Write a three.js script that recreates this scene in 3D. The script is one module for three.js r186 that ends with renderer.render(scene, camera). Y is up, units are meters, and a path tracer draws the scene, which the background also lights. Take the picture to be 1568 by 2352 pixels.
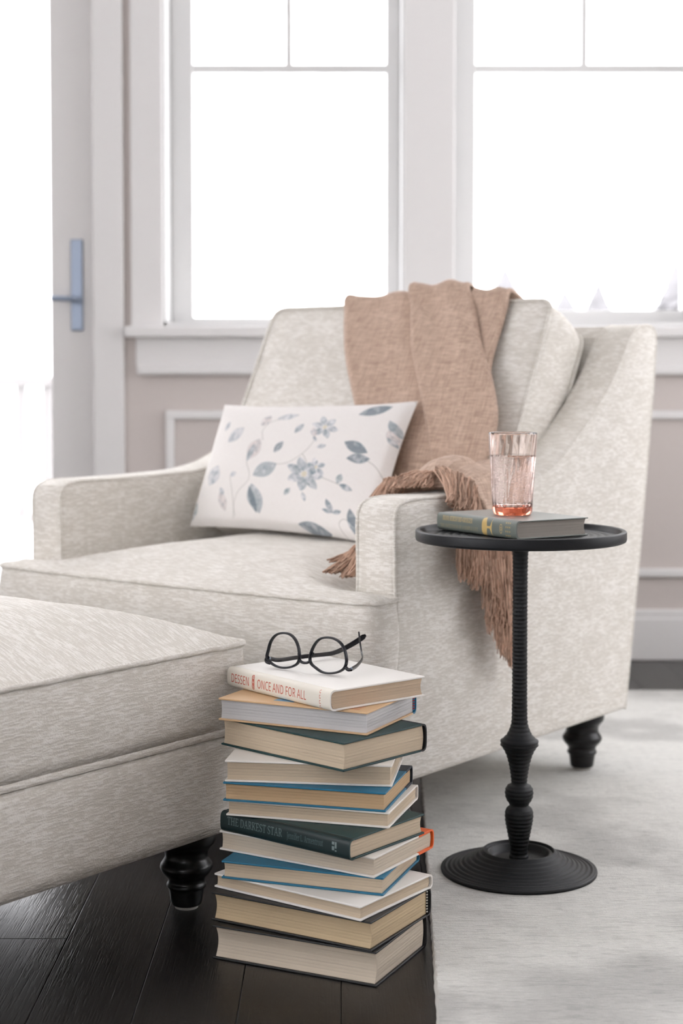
import * as THREE from 'three';
import { mergeGeometries, toCreasedNormals } from 'three/addons/utils/BufferGeometryUtils.js';
import { RoundedBoxGeometry } from 'three/addons/geometries/RoundedBoxGeometry.js';

// ---------------------------------------------------------------- camera, sky, exposure
const FW = 1568, FH = 2352, FPX = 3700, PITCH = THREE.MathUtils.degToRad(2.6), EYE = 0.82, HORIZON = 876;
const PY = HORIZON + FPX * Math.tan(PITCH);                       // row of the principal point
const scene = new THREE.Scene();
const camera = new THREE.PerspectiveCamera(THREE.MathUtils.radToDeg(2 * Math.atan(FH / 2 / FPX)), FW / FH, 0.05, 400);
camera.position.set(0, EYE, 0);
camera.rotation.set(-PITCH, 0, 0);
camera.setViewOffset(FW, FH, 0, FH / 2 - PY, FW, FH);
camera.focus = 2.36;
camera.userData.fStop = 3.7;
scene.background = new THREE.Color().setRGB(1.0, 1.0, 1.03);       // even white overcast sky
scene.backgroundIntensity = 2.6;
const renderer = new THREE.WebGLRenderer();
renderer.toneMapping = THREE.LinearToneMapping;
renderer.toneMappingExposure = 2.3;
renderer.shadowMap.enabled = true;

// ---------------------------------------------------------------- small helpers
const V3 = (x, y, z) => new THREE.Vector3(x, y, z), V2 = (x, y) => new THREE.Vector2(x, y);
function rng(seed) { let a = seed >>> 0; return () => { a = (a + 0x6D2B79F5) >>> 0; let t = a; t = Math.imul(t ^ (t >>> 15), t | 1); t ^= t + Math.imul(t ^ (t >>> 7), t | 61); return ((t ^ (t >>> 14)) >>> 0) / 4294967296; }; }
const hash = (x, y, s) => { let h = Math.imul(x, 374761393) + Math.imul(y, 668265263) + Math.imul(s, 1274126177); h = Math.imul(h ^ (h >>> 13), 1274126177); return ((h ^ (h >>> 16)) >>> 0) / 4294967296; };
function vnoise(x, y, s = 1, px = 0, py = 0) {                       // value noise in 0..1, periodic when px, py are given
  const xi = Math.floor(x), yi = Math.floor(y), fx = x - xi, fy = y - yi, u = fx * fx * (3 - 2 * fx), v = fy * fy * (3 - 2 * fy);
  const m = (a, p) => (p ? ((a % p) + p) % p : a);
  const a = hash(m(xi, px), m(yi, py), s), b = hash(m(xi + 1, px), m(yi, py), s), c = hash(m(xi, px), m(yi + 1, py), s), d = hash(m(xi + 1, px), m(yi + 1, py), s);
  return a + (b - a) * u + (c - a) * v + (a - b - c + d) * u * v;
}
const clamp = (x, a = 0, b = 1) => Math.min(b, Math.max(a, x)), lerp = (a, b, k) => a + (b - a) * k;
const smooth = (a, b, x) => { const k = clamp((x - a) / (b - a)); return k * k * (3 - 2 * k); };
function curveAt(pts, x) {                                           // smooth interpolation of [x, y] pairs
  if (x <= pts[0][0]) return pts[0][1];
  for (let i = 1; i < pts.length; i++) if (x <= pts[i][0]) {
    const sl = (j) => { const a = pts[Math.max(0, j - 1)], b = pts[Math.min(pts.length - 1, j + 1)]; return (b[1] - a[1]) / (b[0] - a[0]); };
    const [x0, y0] = pts[i - 1], [x1, y1] = pts[i], w = x1 - x0, k = (x - x0) / w, k2 = k * k, k3 = k2 * k;
    return (2 * k3 - 3 * k2 + 1) * y0 + (k3 - 2 * k2 + k) * w * sl(i - 1) + (3 * k2 - 2 * k3) * y1 + (k3 - k2) * w * sl(i);
  }
  return pts[pts.length - 1][1];
}
const spline = (pts, n, closed = false) => new THREE.CatmullRomCurve3(pts, closed, 'centripetal').getSpacedPoints(n);
// a pixel's ray, met with a given depth, height or vertical plane
function ray(px, py) { const a = (px - FW / 2) / FPX, b = -(py - PY) / FPX, c = Math.cos(PITCH), s = Math.sin(PITCH), d = c + b * s; return [a / d, (-s + b * c) / d]; }
const atDepth = (px, py, d) => { const [a, u] = ray(px, py); return V3(a * d, EYE + u * d, -d); };
const atHeight = (px, py, h) => { const [a, u] = ray(px, py), d = (h - EYE) / u; return V3(a * d, h, -d); };

const used = new Map();
const numbered = (n) => { const k = used.get(n) ?? 0; used.set(n, k + 1); return k ? n + '_' + String(k).padStart(3, '0') : n; };
function thing(name, label, category, pos = [0, 0, 0], turn = 0, group) {
  const o = new THREE.Group(); o.name = numbered(name); o.position.set(...pos); o.rotation.y = turn; scene.add(o);
  o.userData = { label, category }; if (group) o.userData.group = group; return o;
}
function struct(name, geo, m) {
  const o = geo ? new THREE.Mesh(geo, m) : new THREE.Group(); o.name = name; o.userData = { kind: 'structure' }; scene.add(o); return o;
}
function part(name, geo, m, parent, label) { const o = new THREE.Mesh(geo, m); o.name = name; parent.add(o); if (label) o.userData.label = label; return o; }
const boxAt = (x0, x1, y0, y1, z0, z1) => new THREE.BoxGeometry(x1 - x0, y1 - y0, z1 - z0).translate((x0 + x1) / 2, (y0 + y1) / 2, (z0 + z1) / 2);
const roundBox = (x0, x1, y0, y1, z0, z1, r = 0.003, seg = 2) => new RoundedBoxGeometry(x1 - x0, y1 - y0, z1 - z0, seg, r).translate((x0 + x1) / 2, (y0 + y1) / 2, (z0 + z1) / 2);
function merge(list) { return mergeGeometries(list.map((g) => { const k = g.index ? g.toNonIndexed() : g; for (const n of Object.keys(k.attributes)) if (!['position', 'normal', 'uv'].includes(n)) k.deleteAttribute(n); return k; })); }
function outward(g) {                                                // turns faces outward when a mirrored map left them inside out
  const p = g.attributes.position, x = g.index?.array, n = x ? x.length : p.count, at = (k) => V3().fromBufferAttribute(p, x ? x[k] : k), c = at(0); let v = 0;
  for (let i = 0; i < n; i += 3) v += at(i).sub(c).dot(at(i + 1).sub(c).cross(at(i + 2).sub(c)));
  if (v >= 0) return g;
  if (x) for (let i = 0; i < n; i += 3) { const t = x[i]; x[i] = x[i + 1]; x[i + 1] = t; }
  else for (const a of Object.values(g.attributes)) for (let i = 0; i < n; i += 3) for (let m = 0; m < a.itemSize; m++) { const s = a.itemSize, t = a.array[i * s + m]; a.array[i * s + m] = a.array[(i + 1) * s + m]; a.array[(i + 1) * s + m] = t; }
  g.computeVertexNormals(); return g;
}
function boxUV(geo) {                                                // uv in metres by the main direction of each face
  const g = geo.index ? geo.toNonIndexed() : geo, p = g.attributes.position, uv = new Float32Array(p.count * 2), a = V3(), b = V3(), c = V3();
  for (let i = 0; i < p.count; i += 3) {
    a.fromBufferAttribute(p, i); b.fromBufferAttribute(p, i + 1); c.fromBufferAttribute(p, i + 2);
    const n = b.clone().sub(a).cross(c.clone().sub(a)), ax = Math.abs(n.x), ay = Math.abs(n.y), az = Math.abs(n.z);
    [a, b, c].forEach((v, k) => { const q = ay >= ax && ay >= az ? [v.x, v.z] : ax >= az ? [v.z, v.y] : [v.x, v.y]; uv[(i + k) * 2] = q[0]; uv[(i + k) * 2 + 1] = q[1]; });
  }
  g.setAttribute('uv', new THREE.BufferAttribute(uv, 2)); return g;
}
function gridGeo(nu, nv, fn, closeU = false) {                       // fn(i/nu, j/nv) -> Vector3; uv as 0..1
  const pos = [], uv = [], idx = [];
  for (let j = 0; j <= nv; j++) for (let i = 0; i <= nu; i++) { const p = fn(i / nu, j / nv); pos.push(p.x, p.y, p.z); uv.push(i / nu, j / nv); }
  for (let j = 0; j < nv; j++) for (let i = 0; i < nu; i++) { const a = j * (nu + 1) + i, b = a + 1, c = a + nu + 1, d = c + 1; idx.push(a, b, d, a, d, c); }
  const g = new THREE.BufferGeometry(); g.setAttribute('position', new THREE.Float32BufferAttribute(pos, 3)); g.setAttribute('uv', new THREE.Float32BufferAttribute(uv, 2)); g.setIndex(idx); g.computeVertexNormals(); return g;
}
function tube(pts, r, radial = 6, closed = false, n) {
  return new THREE.TubeGeometry(new THREE.CatmullRomCurve3(pts, closed, 'centripetal'), n ?? pts.length * 3, r, radial, closed);
}
const lathe = (pts, seg = 48) => new THREE.LatheGeometry(pts.map(([r, y]) => V2(r, y)), seg);
function tex(w, h, fn, srgb = true, repeat) {                        // fn(x, y) -> [r, g, b] or grey, 0..1
  const d = new Uint8Array(w * h * 4);
  for (let y = 0; y < h; y++) for (let x = 0; x < w; x++) { let c = fn(x, y); if (typeof c === 'number') c = [c, c, c]; const i = (y * w + x) * 4; for (let k = 0; k < 3; k++) d[i + k] = clamp(c[k]) * 255; d[i + 3] = 255; }
  const t = new THREE.DataTexture(d, w, h); t.wrapS = t.wrapT = THREE.RepeatWrapping; t.magFilter = THREE.LinearFilter; t.minFilter = THREE.LinearMipmapLinearFilter; t.generateMipmaps = true;
  if (srgb) t.colorSpace = THREE.SRGBColorSpace; if (repeat) t.repeat.set(...repeat); t.needsUpdate = true; return t;
}
function canvasTex(w, h, draw) {
  const c = document.createElement('canvas'); c.width = w; c.height = h; draw(c.getContext('2d'), w, h);
  const t = new THREE.CanvasTexture(c); t.colorSpace = THREE.SRGBColorSpace; return t;
}
const std = (o) => new THREE.MeshStandardMaterial(o), phys = (o) => new THREE.MeshPhysicalMaterial(o);
const rgb = (r, g, b) => new THREE.Color().setRGB(r, g, b);

// ---------------------------------------------------------------- materials
function fabricHeight(N, s) {                                        // chenille: short slubs lying along u, in broken rows
  const f = new Float32Array(N * N);
  for (let y = 0; y < N; y++) for (let x = 0; x < N; x++) {
    const wob = 1.6 * vnoise(x / 90, y / 90, s + 9, Math.round(N / 90), Math.round(N / 90));
    const row = vnoise(x / 16, y / 2.6 + wob, s, N / 16, 0), row2 = vnoise(x / 34, y / 5 + wob, s + 1, 0, 0), fine = vnoise(x / 2, y / 2, s + 2, N / 2, N / 2), patch = vnoise(x / 64, y / 40, s + 3, N / 64, 0);
    f[y * N + x] = clamp(0.5 * row + 0.24 * row2 + 0.26 * fine + 0.16 * (patch - 0.5));
  }
  return f;
}
const FN = 1024, fab = fabricHeight(FN, 11), FT = 1 / 0.62;
const fabMap = tex(FN, FN, (x, y) => { const k = smooth(0.36, 0.72, fab[y * FN + x]); return [lerp(0.835, 0.918, k), lerp(0.813, 0.904, k), lerp(0.778, 0.880, k)]; }, true, [FT, FT]);
const fabBump = tex(FN, FN, (x, y) => fab[y * FN + x], false, [FT, FT]);
const M = {};
M.fabric = phys({ color: 0xffffff, map: fabMap, bumpMap: fabBump, bumpScale: 0.0011, roughness: 0.85, sheen: 0.3, sheenColor: rgb(1, 0.98, 0.95), sheenRoughness: 0.45 });
M.wall = std({ color: rgb(0.60, 0.545, 0.52), roughness: 0.85, bumpMap: tex(256, 256, (x, y) => 0.6 * vnoise(x / 4, y / 4, 5, 64, 64) + 0.4 * vnoise(x / 16, y / 16, 6, 16, 16), false, [2, 2]), bumpScale: 0.0006 });
M.trim = std({ color: rgb(0.76, 0.745, 0.74), roughness: 0.45 });
M.sash = std({ color: rgb(0.69, 0.685, 0.68), roughness: 0.4 });
M.ceiling = std({ color: rgb(0.82, 0.81, 0.80), roughness: 0.9 });
M.pane = phys({ color: 0xffffff, transmission: 1, thickness: 0, roughness: 0, ior: 1.5 });
M.lacquer = phys({ color: rgb(0.005, 0.005, 0.006), roughness: 0.32, specularIntensity: 0.7 });
M.glide = std({ color: rgb(0.35, 0.34, 0.31), roughness: 0.6 });
M.iron = phys({ color: rgb(0.007, 0.008, 0.010), roughness: 0.42, specularIntensity: 0.55, bumpMap: tex(256, 256, (x, y) => vnoise(x / 2, y / 2, 21, 128, 128), false, [12, 12]), bumpScale: 0.0001 });
M.steel = std({ color: rgb(0.30, 0.35, 0.44), roughness: 0.38, metalness: 0.85 });
M.snow = std({ color: rgb(0.86, 0.87, 0.88), roughness: 0.9 });
M.railing = std({ color: rgb(0.36, 0.35, 0.35), roughness: 0.6 });
const WN = 512;
const grain = (s) => tex(WN, WN * 2, (x, y) => {                     // planks: grain runs along v
  const warp = 30 * vnoise(x / 150, y / 260, s) + 14 * vnoise(x / 60, y / 120, s + 4), ring = 0.5 + 0.5 * Math.sin((x + warp * 2.4) / 7.5), pore = vnoise(x / 1.6, y / 34, s + 1), fine = vnoise(x / 3, y / 90, s + 2);
  return clamp(0.25 + 0.35 * ring * (0.4 + 0.6 * fine) + 0.4 * (pore > 0.72 ? 0 : 0.7) + 0.1 * fine);
}, false);
const woodMats = [31, 47, 63].map((s, i) => { const h = grain(s); return phys({ color: [rgb(0.009, 0.008, 0.008), rgb(0.011, 0.0095, 0.009), rgb(0.008, 0.007, 0.007)][i], specularIntensity: 0.75, roughness: 0.30, bumpMap: h, bumpScale: 0.0004, roughnessMap: tex(8, 8, () => [1, 1, 1], false) }); });
const rugN = 1024, rugF = new Float32Array(rugN * rugN);
for (let y = 0; y < rugN; y++) for (let x = 0; x < rugN; x++) {
  const wob = 1.2 * vnoise(x / 64, y / 64, 71, 16, 16), rib = 0.5 + 0.5 * Math.sin((y + wob) * Math.PI * 2 / 8), slub = vnoise(x / 14, y / 4, 72, 0, rugN / 4), fine = vnoise(x / 2, y / 2, 73, rugN / 2, rugN / 2);
  rugF[y * rugN + x] = 0.42 * rib * (0.5 + 0.5 * slub) + 0.3 * slub + 0.28 * fine;
}
const rugMap = tex(rugN, rugN, (x, y) => { const f = rugF[y * rugN + x], st = vnoise(x / 40, y / 7, 75, 0, 0), k = 0.80 + 0.15 * f - 0.05 * smooth(0.62, 0.9, st); return [k * 1.0, k * 0.995, k * 0.98]; }, true, [1.6, 1.6]);
M.rug = std({ color: 0xffffff, map: rugMap, bumpMap: tex(rugN, rugN, (x, y) => rugF[y * rugN + x], false, [1.6, 1.6]), bumpScale: 0.0022, roughness: 0.95, vertexColors: true });
M.rugEdge = std({ color: rgb(0.50, 0.48, 0.45), roughness: 0.95 });

// ---------------------------------------------------------------- room shell
const ZW = -4.72, X0 = -2.7, X1 = 2.7, ZF = 2.3, CEIL = 2.75, TH = 0.2;
const wallX = (px, d = -ZW) => (px - FW / 2) / FPX * d * 1.0;        // column of a pixel on the window wall, near mid height
const opening = { door: [-2.25, -0.7187, 0.0, 2.5], w1: [-0.524, 0.187, 0.982, 2.5], w2: [0.323, 1.085, 0.982, 2.5], w3: [1.26, 2.2, 0.982, 2.5] };
function wallWith(x0, x1, y0, y1, holes, z0, z1) {                   // a wall in the xy plane, boxes between openings
  const g = []; let x = x0;
  for (const [a, b, c, d] of holes) { if (a > x) g.push(boxAt(x, a, y0, y1, z0, z1)); if (c > y0) g.push(boxAt(a, b, y0, c, z0, z1)); if (d < y1) g.push(boxAt(a, b, d, y1, z0, z1)); x = b; }
  if (x < x1) g.push(boxAt(x, x1, y0, y1, z0, z1));
  return boxUV(merge(g));
}
struct('wall_back', wallWith(X0 - TH, X1 + TH, -0.02, CEIL, [opening.door, opening.w1, opening.w2, opening.w3], ZW - TH, ZW), M.wall);
// side walls are drawn in xy and turned: local x becomes -z
const frontHoles = [[-1.7, -0.5, 0.9, 2.4]];
const sideHoles = (s) => (s > 0 ? [[2.1, 3.1, 0.6, 2.4], [3.35, 4.35, 0.6, 2.4]] : [[-0.9, 0.6, 0.4, 2.5], [0.9, 2.1, 0.4, 2.5]]);
struct('wall_right', wallWith(-ZF, -ZW, -0.02, CEIL, sideHoles(1), 0, TH).rotateY(Math.PI / 2).translate(X1, 0, 0), M.wall);
struct('wall_left', wallWith(-ZF, -ZW, -0.02, CEIL, sideHoles(-1), -TH, 0).rotateY(Math.PI / 2).translate(X0, 0, 0), M.wall);
struct('wall_front', wallWith(X0 - TH, X1 + TH, -0.02, CEIL, frontHoles, ZF, ZF + TH), M.wall);
struct('ceiling', boxAt(X0 - TH, X1 + TH, CEIL, CEIL + 0.15, ZW - TH, ZF + TH), M.ceiling);

// floor of single boards running towards the window wall
const floor = struct('floor', null);
const sub = part('subfloor', boxAt(X0 - TH, X1 + TH, -0.12, -0.016, ZW - TH, ZF + TH), std({ color: rgb(0.008, 0.007, 0.006), roughness: 0.9 }), floor);
{
  const R = rng(5), PW = 0.1345, LEN = [1.5, 1.9, 2.4], geos = [];
  for (const L of LEN) for (let k = 0; k < 3; k++) {
    const g = new RoundedBoxGeometry(PW - 0.0009, 0.016, L - 0.0009, 1, 0.0009).translate(0, -0.008, 0), p = g.attributes.position, uv = new Float32Array(p.count * 2), ou = R(), ov = R();
    for (let i = 0; i < p.count; i++) { uv[2 * i] = ou + p.getX(i) / 0.30; uv[2 * i + 1] = ov + (p.getZ(i) + p.getY(i)) / 0.9; }
    g.setAttribute('uv', new THREE.BufferAttribute(uv, 2)); geos.push(g);
  }
  const xs = -0.404 + PW / 2; let n = 0;
  for (let c = Math.ceil((X0 - xs) / PW) - 1; xs + c * PW < X1 + PW / 2; c++) {
    const x = xs + c * PW; if (x - PW / 2 < X0 - 0.05 || x + PW / 2 > X1 + 0.05) { if (x < X0 - 0.05 || x > X1 + 0.05) continue; }
    let z = c === -1 ? -2.338 - 1.9 * 2 : ZW - R() * 1.4;              // one end joint shows beside the ottoman
    while (z < ZF) { const li = c === -1 ? 1 : Math.floor(R() * 3), L = LEN[li], o = part(n ? 'plank_' + String(n).padStart(3, '0') : 'plank', geos[li * 3 + Math.floor(R() * 3)], woodMats[Math.floor(R() * 3)], floor); o.position.set(x, 0, z + L / 2); z += L; n++; if (n > 295) break; }
  }
}

// baseboard, chair-rail panels, casings: all proud of the wall
const tz = (d) => [ZW, ZW + d];
const trimBar = (x0, x1, y0, y1, d, r = 0.004) => roundBox(x0, x1, y0, y1, ZW - 0.001, ZW + d, Math.min(r, d / 2.2));
let trimNo = 0; const trim = (g) => struct('trim_' + (++trimNo), g, M.trim);
struct('baseboard_back', merge([trimBar(-0.634, X1, 0, 0.125, 0.016), trimBar(-0.634, X1, 0.123, 0.15, 0.011, 0.005)]), M.trim);
struct('baseboard_right', merge([roundBox(X1 - 0.016, X1, 0, 0.14, ZW, ZF, 0.004)]), M.trim);
function panel(x0, x1, y0, y1) { const w = 0.026, d = 0.014; trim(merge([trimBar(x0, x1, y1 - w, y1, d, 0.006), trimBar(x0, x1, y0, y0 + w, d, 0.006), trimBar(x0 + 0.0004, x0 + w, y0 + w - 0.005, y1 - w + 0.005, d - 0.0005, 0.006), trimBar(x1 - w, x1 - 0.0004, y0 + w - 0.005, y1 - w + 0.005, d - 0.0005, 0.006)])); }
panel(-0.515, 0.19, 0.245, 0.735); panel(0.33, 1.1, 0.245, 0.735); panel(1.22, 2.3, 0.245, 0.735);
// door casing, window casings, stool and apron
trim(trimBar(-0.722, -0.634, 0, 2.499, 0.022));                         // beside the door
trim(trimBar(-0.612, -0.519, 0.976, 2.505, 0.018));                      // left casing of the first window
trim(trimBar(0.182, 0.328, 0.976, 2.505, 0.018));                        // between the windows
trim(trimBar(1.080, 1.265, 0.976, 2.505, 0.018));
trim(trimBar(2.195, 2.29, 0.976, 2.505, 0.018));
trim(trimBar(-0.722, 2.3, 2.5, 2.62, 0.02));
trim(roundBox(-0.628, 2.32, 0.948, 0.98, ZW - 0.02, ZW + 0.055, 0.006, 3));     // window stool
trim(merge([trimBar(-0.600, 2.29, 0.865, 0.95, 0.018), trimBar(-0.598, 2.29, 0.838, 0.868, 0.026, 0.01)]));

// windows: jamb lining, sash, glazing bars, one pane per light
function windowUnit(n, [x0, x1, y0, y1], leftStile, rightStile, bottomRail, muntX, meetY) {
  const w = struct('window_' + n, null), zf = ZW - 0.17, f = 0.022;
  const lin = merge([boxAt(x0, x0 + 0.012, y0, y1, ZW - TH, ZW), boxAt(x1 - 0.012, x1, y0, y1, ZW - TH, ZW), boxAt(x0, x1, y0 - 0.004, y0 + 0.012, ZW - TH, ZW), boxAt(x0, x1, y1 - 0.012, y1, ZW - TH, ZW)]);
  part('jamb', lin, M.sash, w);
  const a = x0 + leftStile, b = x1 - rightStile, c = y0 + bottomRail, d = y1 - 0.05;
  const sash = part('sash', merge([roundBox(x0 + 0.012, a, y0 + 0.012, y1 - 0.012, zf - 0.02, zf + 0.022, 0.004), roundBox(b, x1 - 0.012, y0 + 0.012, y1 - 0.012, zf - 0.02, zf + 0.022, 0.004), roundBox(a - 0.01, b + 0.01, y0 + 0.012, c, zf - 0.02, zf + 0.022, 0.004), roundBox(a - 0.01, b + 0.01, d, y1 - 0.012, zf - 0.02, zf + 0.022, 0.004)]), M.sash, w);
  part('muntin', roundBox(a - 0.005, b + 0.005, meetY - 0.012, meetY + 0.012, zf - 0.012, zf + 0.012, 0.003), M.sash, w);
  part('muntin', roundBox(muntX - 0.0095, muntX + 0.0095, meetY, d + 0.005, zf - 0.011, zf + 0.011, 0.003), M.sash, w);
  const pane = (xa, xb, ya, yb) => part('pane', new THREE.PlaneGeometry(xb - xa, yb - ya).translate((xa + xb) / 2, (ya + yb) / 2, zf), M.pane, w);
  pane(a, b, c, meetY); pane(a, muntX, meetY, d); pane(muntX, b, meetY, d);
  return w;
}
windowUnit(1, opening.w1, 0.078, 0.053, 0.030, -0.158, 1.757);
windowUnit(2, opening.w2, 0.078, 0.060, 0.052, 0.727, 1.757);
windowUnit(3, opening.w3, 0.07, 0.06, 0.052, 1.735, 1.757);
function plainWindow(n, w, h, place) {                               // windows of the other walls: frame, one bar, two panes
  const g = struct('window_' + n, null);
  const put = (q) => { q.applyMatrix4(place); return q; };
  part('sash', put(merge([boxAt(0, 0.06, 0, h, -0.03, 0.03), boxAt(w - 0.06, w, 0, h, -0.03, 0.03), boxAt(0.06, w - 0.06, 0, 0.06, -0.03, 0.03), boxAt(0.06, w - 0.06, h - 0.06, h, -0.03, 0.03)])), M.sash, g);
  part('muntin', put(boxAt(0.06, w - 0.06, h * 0.66 - 0.01, h * 0.66 + 0.01, -0.015, 0.015)), M.sash, g);
  part('pane', put(new THREE.PlaneGeometry(w - 0.12, h * 0.66 - 0.07).translate(w / 2, h * 0.33 + 0.025, 0)), M.pane, g);
  part('pane', put(new THREE.PlaneGeometry(w - 0.12, h * 0.34 - 0.07).translate(w / 2, h * 0.83 - 0.025, 0)), M.pane, g);
}
sideHoles(1).forEach(([a, b, c, d], i) => plainWindow(4 + i, b - a, d - c, new THREE.Matrix4().makeTranslation(X1 + TH * 0.6, c, -a).multiply(new THREE.Matrix4().makeRotationY(Math.PI / 2))));
sideHoles(-1).forEach(([a, b, c, d], i) => plainWindow(8 + i, b - a, d - c, new THREE.Matrix4().makeTranslation(X0 - TH * 0.6, c, -a).multiply(new THREE.Matrix4().makeRotationY(Math.PI / 2))));
frontHoles.forEach(([a, b, c, d], i) => plainWindow(10 + i, b - a, d - c, new THREE.Matrix4().makeTranslation(a, c, ZF + TH * 0.6)));

// glazed door left of the windows
{
  const d = struct('door_1', null), [x0, x1] = opening.door, zd = ZW - 0.05, s = 0.135;
  part('stile', roundBox(x1 - s, x1 - 0.004, 0.01, 2.49, zd - 0.022, zd + 0.022, 0.004), M.trim, d);
  part('stile', roundBox(x0 + 0.004, x0 + s, 0.01, 2.49, zd - 0.022, zd + 0.022, 0.004), M.trim, d);
  part('rail', roundBox(x0 + s, x1 - s, 0.01, 0.16, zd - 0.022, zd + 0.022, 0.004), M.trim, d);
  part('rail', roundBox(x0 + s, x1 - s, 2.36, 2.49, zd - 0.022, zd + 0.022, 0.004), M.trim, d);
  part('pane', new THREE.PlaneGeometry(x1 - x0 - 2 * s, 2.2).translate((x0 + x1) / 2, 1.26, zd), M.pane, d);
  const lock = part('lock_plate', roundBox(-0.7935, -0.7575, 0.968, 1.236, zd + 0.02, zd + 0.03, 0.004, 3), M.steel, d, 'brushed steel lock plate');
  part('handle', merge([tube([V3(-0.775, 1.06, zd + 0.03), V3(-0.775, 1.06, zd + 0.06), V3(-0.79, 1.06, zd + 0.066), V3(-0.845, 1.062, zd + 0.066)], 0.008, 10), new THREE.CylinderGeometry(0.014, 0.014, 0.012, 24).rotateX(Math.PI / 2).translate(-0.775, 1.06, zd + 0.034)]), M.steel, lock);
}

// ---------------------------------------------------------------- outdoors: snow, deck railing, frosted conifers
struct('ground', boxAt(-80, 80, -0.6, -0.35, -150, ZW - TH - 0.001), M.snow);
struct('deck', boxAt(-4, 3, -0.25, -0.03, ZW - TH - 2.2, ZW - TH - 0.002), M.snow);
{
  const z = -6.6, g = thing('deck_railing', 'white baluster railing on the snowy deck outside the glazed door', 'railing', [0, 0, z]);
  part('top_rail', roundBox(-3.6, 0.4, 0.80, 0.84, -0.035, 0.035, 0.006), M.railing, g);
  part('bottom_rail', roundBox(-3.6, 0.4, 0.24, 0.28, -0.025, 0.025, 0.006), M.railing, g);
  const post = roundBox(-0.045, 0.045, -0.03, 0.9, -0.045, 0.045, 0.006), bal = roundBox(-0.019, 0.019, 0.28, 0.80, -0.019, 0.019, 0.004);
  for (let i = 0; i < 36; i++) part('baluster', bal, M.railing, g).position.x = -3.45 + i * 0.107;
  for (const x of [-3.6, -1.95, 0.4]) part('post', post, M.railing, g).position.x = x;
}
{
  const mt = std({ color: rgb(0.165, 0.16, 0.165), roughness: 0.95 }), mb = std({ color: rgb(0.22, 0.20, 0.19), roughness: 0.95 });
  const conifer = (px, topY, d, width, seed, label) => {
    const base = -0.35, top = atDepth(px, topY, d), h = top.y - base, R = rng(seed), g = thing('conifer', label, 'tree', [top.x, base, -d]);
    part('trunk', new THREE.CylinderGeometry(0.04, 0.12, h * 0.9, 10).translate(0, h * 0.45, 0), mb, g);
    const tiers = 13, list = [];
    for (let i = 0; i < tiers; i++) {
      const k = i / tiers, y = h * (0.12 + 0.8 * k), r = width * Math.pow(1 - k, 0.75) * (0.85 + 0.3 * R()) + 0.08, t = h * 0.16;
      const n = 22, pos = [], idx = [0]; pos.push(0, y + t, 0);
      const q = new THREE.ConeGeometry(r, t, n, 2, true).translate(0, y + t / 2 - 0.1, 0), p = q.attributes.position;
      for (let j = 0; j < p.count; j++) { const f = 1 + (R() - 0.5) * 0.55 * (p.getY(j) < y ? 1 : 0.3); p.setXYZ(j, p.getX(j) * f, p.getY(j) - (f - 1) * 0.35, p.getZ(j) * f); }
      q.computeVertexNormals(); list.push(q);
    }
    part('foliage', merge(list), mt, g);
  };
  conifer(1160, 600, 34, 1.5, 3, 'broad pale conifer outside, beside the wall between the two windows');
  conifer(1297, 652, 44, 1.6, 4, 'small slim pale conifer outside, between the broad one and the pointed one');
  conifer(1374, 630, 37, 1.2, 5, 'pointed pale conifer outside, above the sloping arm of the armchair');
  conifer(1552, 585, 31, 1.1, 6, 'tall narrow conifer outside, farthest along from the wall between the windows');
}

// ---------------------------------------------------------------- rug
const rugTop = 0.009;
{
  const g = thing('area_rug', 'pale grey ribbed area rug lying under the side table and armchair', 'rug', [0.196, 0, -4.22], -0.0325);
  const Wd = 2.3, Ln = 5.2, geo = gridGeo(110, 240, (a, b) => V3(a * Wd, rugTop, b * Ln));
  const p = geo.attributes.position, uv = new Float32Array(p.count * 2), col = new Float32Array(p.count * 3);
  for (let i = 0; i < p.count; i++) {
    const x = p.getX(i), z = p.getZ(i); uv[2 * i] = x; uv[2 * i + 1] = z;
    const n = 0.5 * vnoise(x / 0.26, z / 0.24, 81) + 0.3 * vnoise(x / 0.10, z / 0.08, 82) + 0.2 * vnoise(x / 0.05, z / 0.045, 83);
    const k = 1 - 0.30 * smooth(0.40, 0.75, n); col[3 * i] = 0.92 * k; col[3 * i + 1] = 0.92 * k; col[3 * i + 2] = 0.90 * (k + 0.01);
  }
  const idx = geo.index.array; for (let i = 0; i < idx.length; i += 3) { const t = idx[i]; idx[i] = idx[i + 1]; idx[i + 1] = t; }
  geo.setAttribute('uv', new THREE.BufferAttribute(uv, 2)); geo.setAttribute('color', new THREE.BufferAttribute(col, 3)); geo.computeVertexNormals();
  part('pile', geo, M.rug, g);
  part('backing', boxAt(0.002, Wd, 0.0005, rugTop - 0.001, 0.002, Ln), M.rugEdge, g);
  // overcast selvedge: one lumpy cord with a wrap of yarn round it
  const R = rng(8), pts = []; for (let i = 0; i <= 420; i++) pts.push(V3(0.001 + (R() - 0.5) * 0.0016, 0.0048 + (R() - 0.5) * 0.0012, i / 420 * Ln));
  part('binding', tube(pts, 0.0044, 7, false, 1300), std({ color: rgb(0.50, 0.48, 0.45), roughness: 0.95 }), g);
  part('binding', tube([V3(0, 0.005, 0), V3(Wd / 2, 0.005, 0), V3(Wd, 0.005, 0)], 0.005, 6, false, 60), M.rugEdge, g);
}

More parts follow.
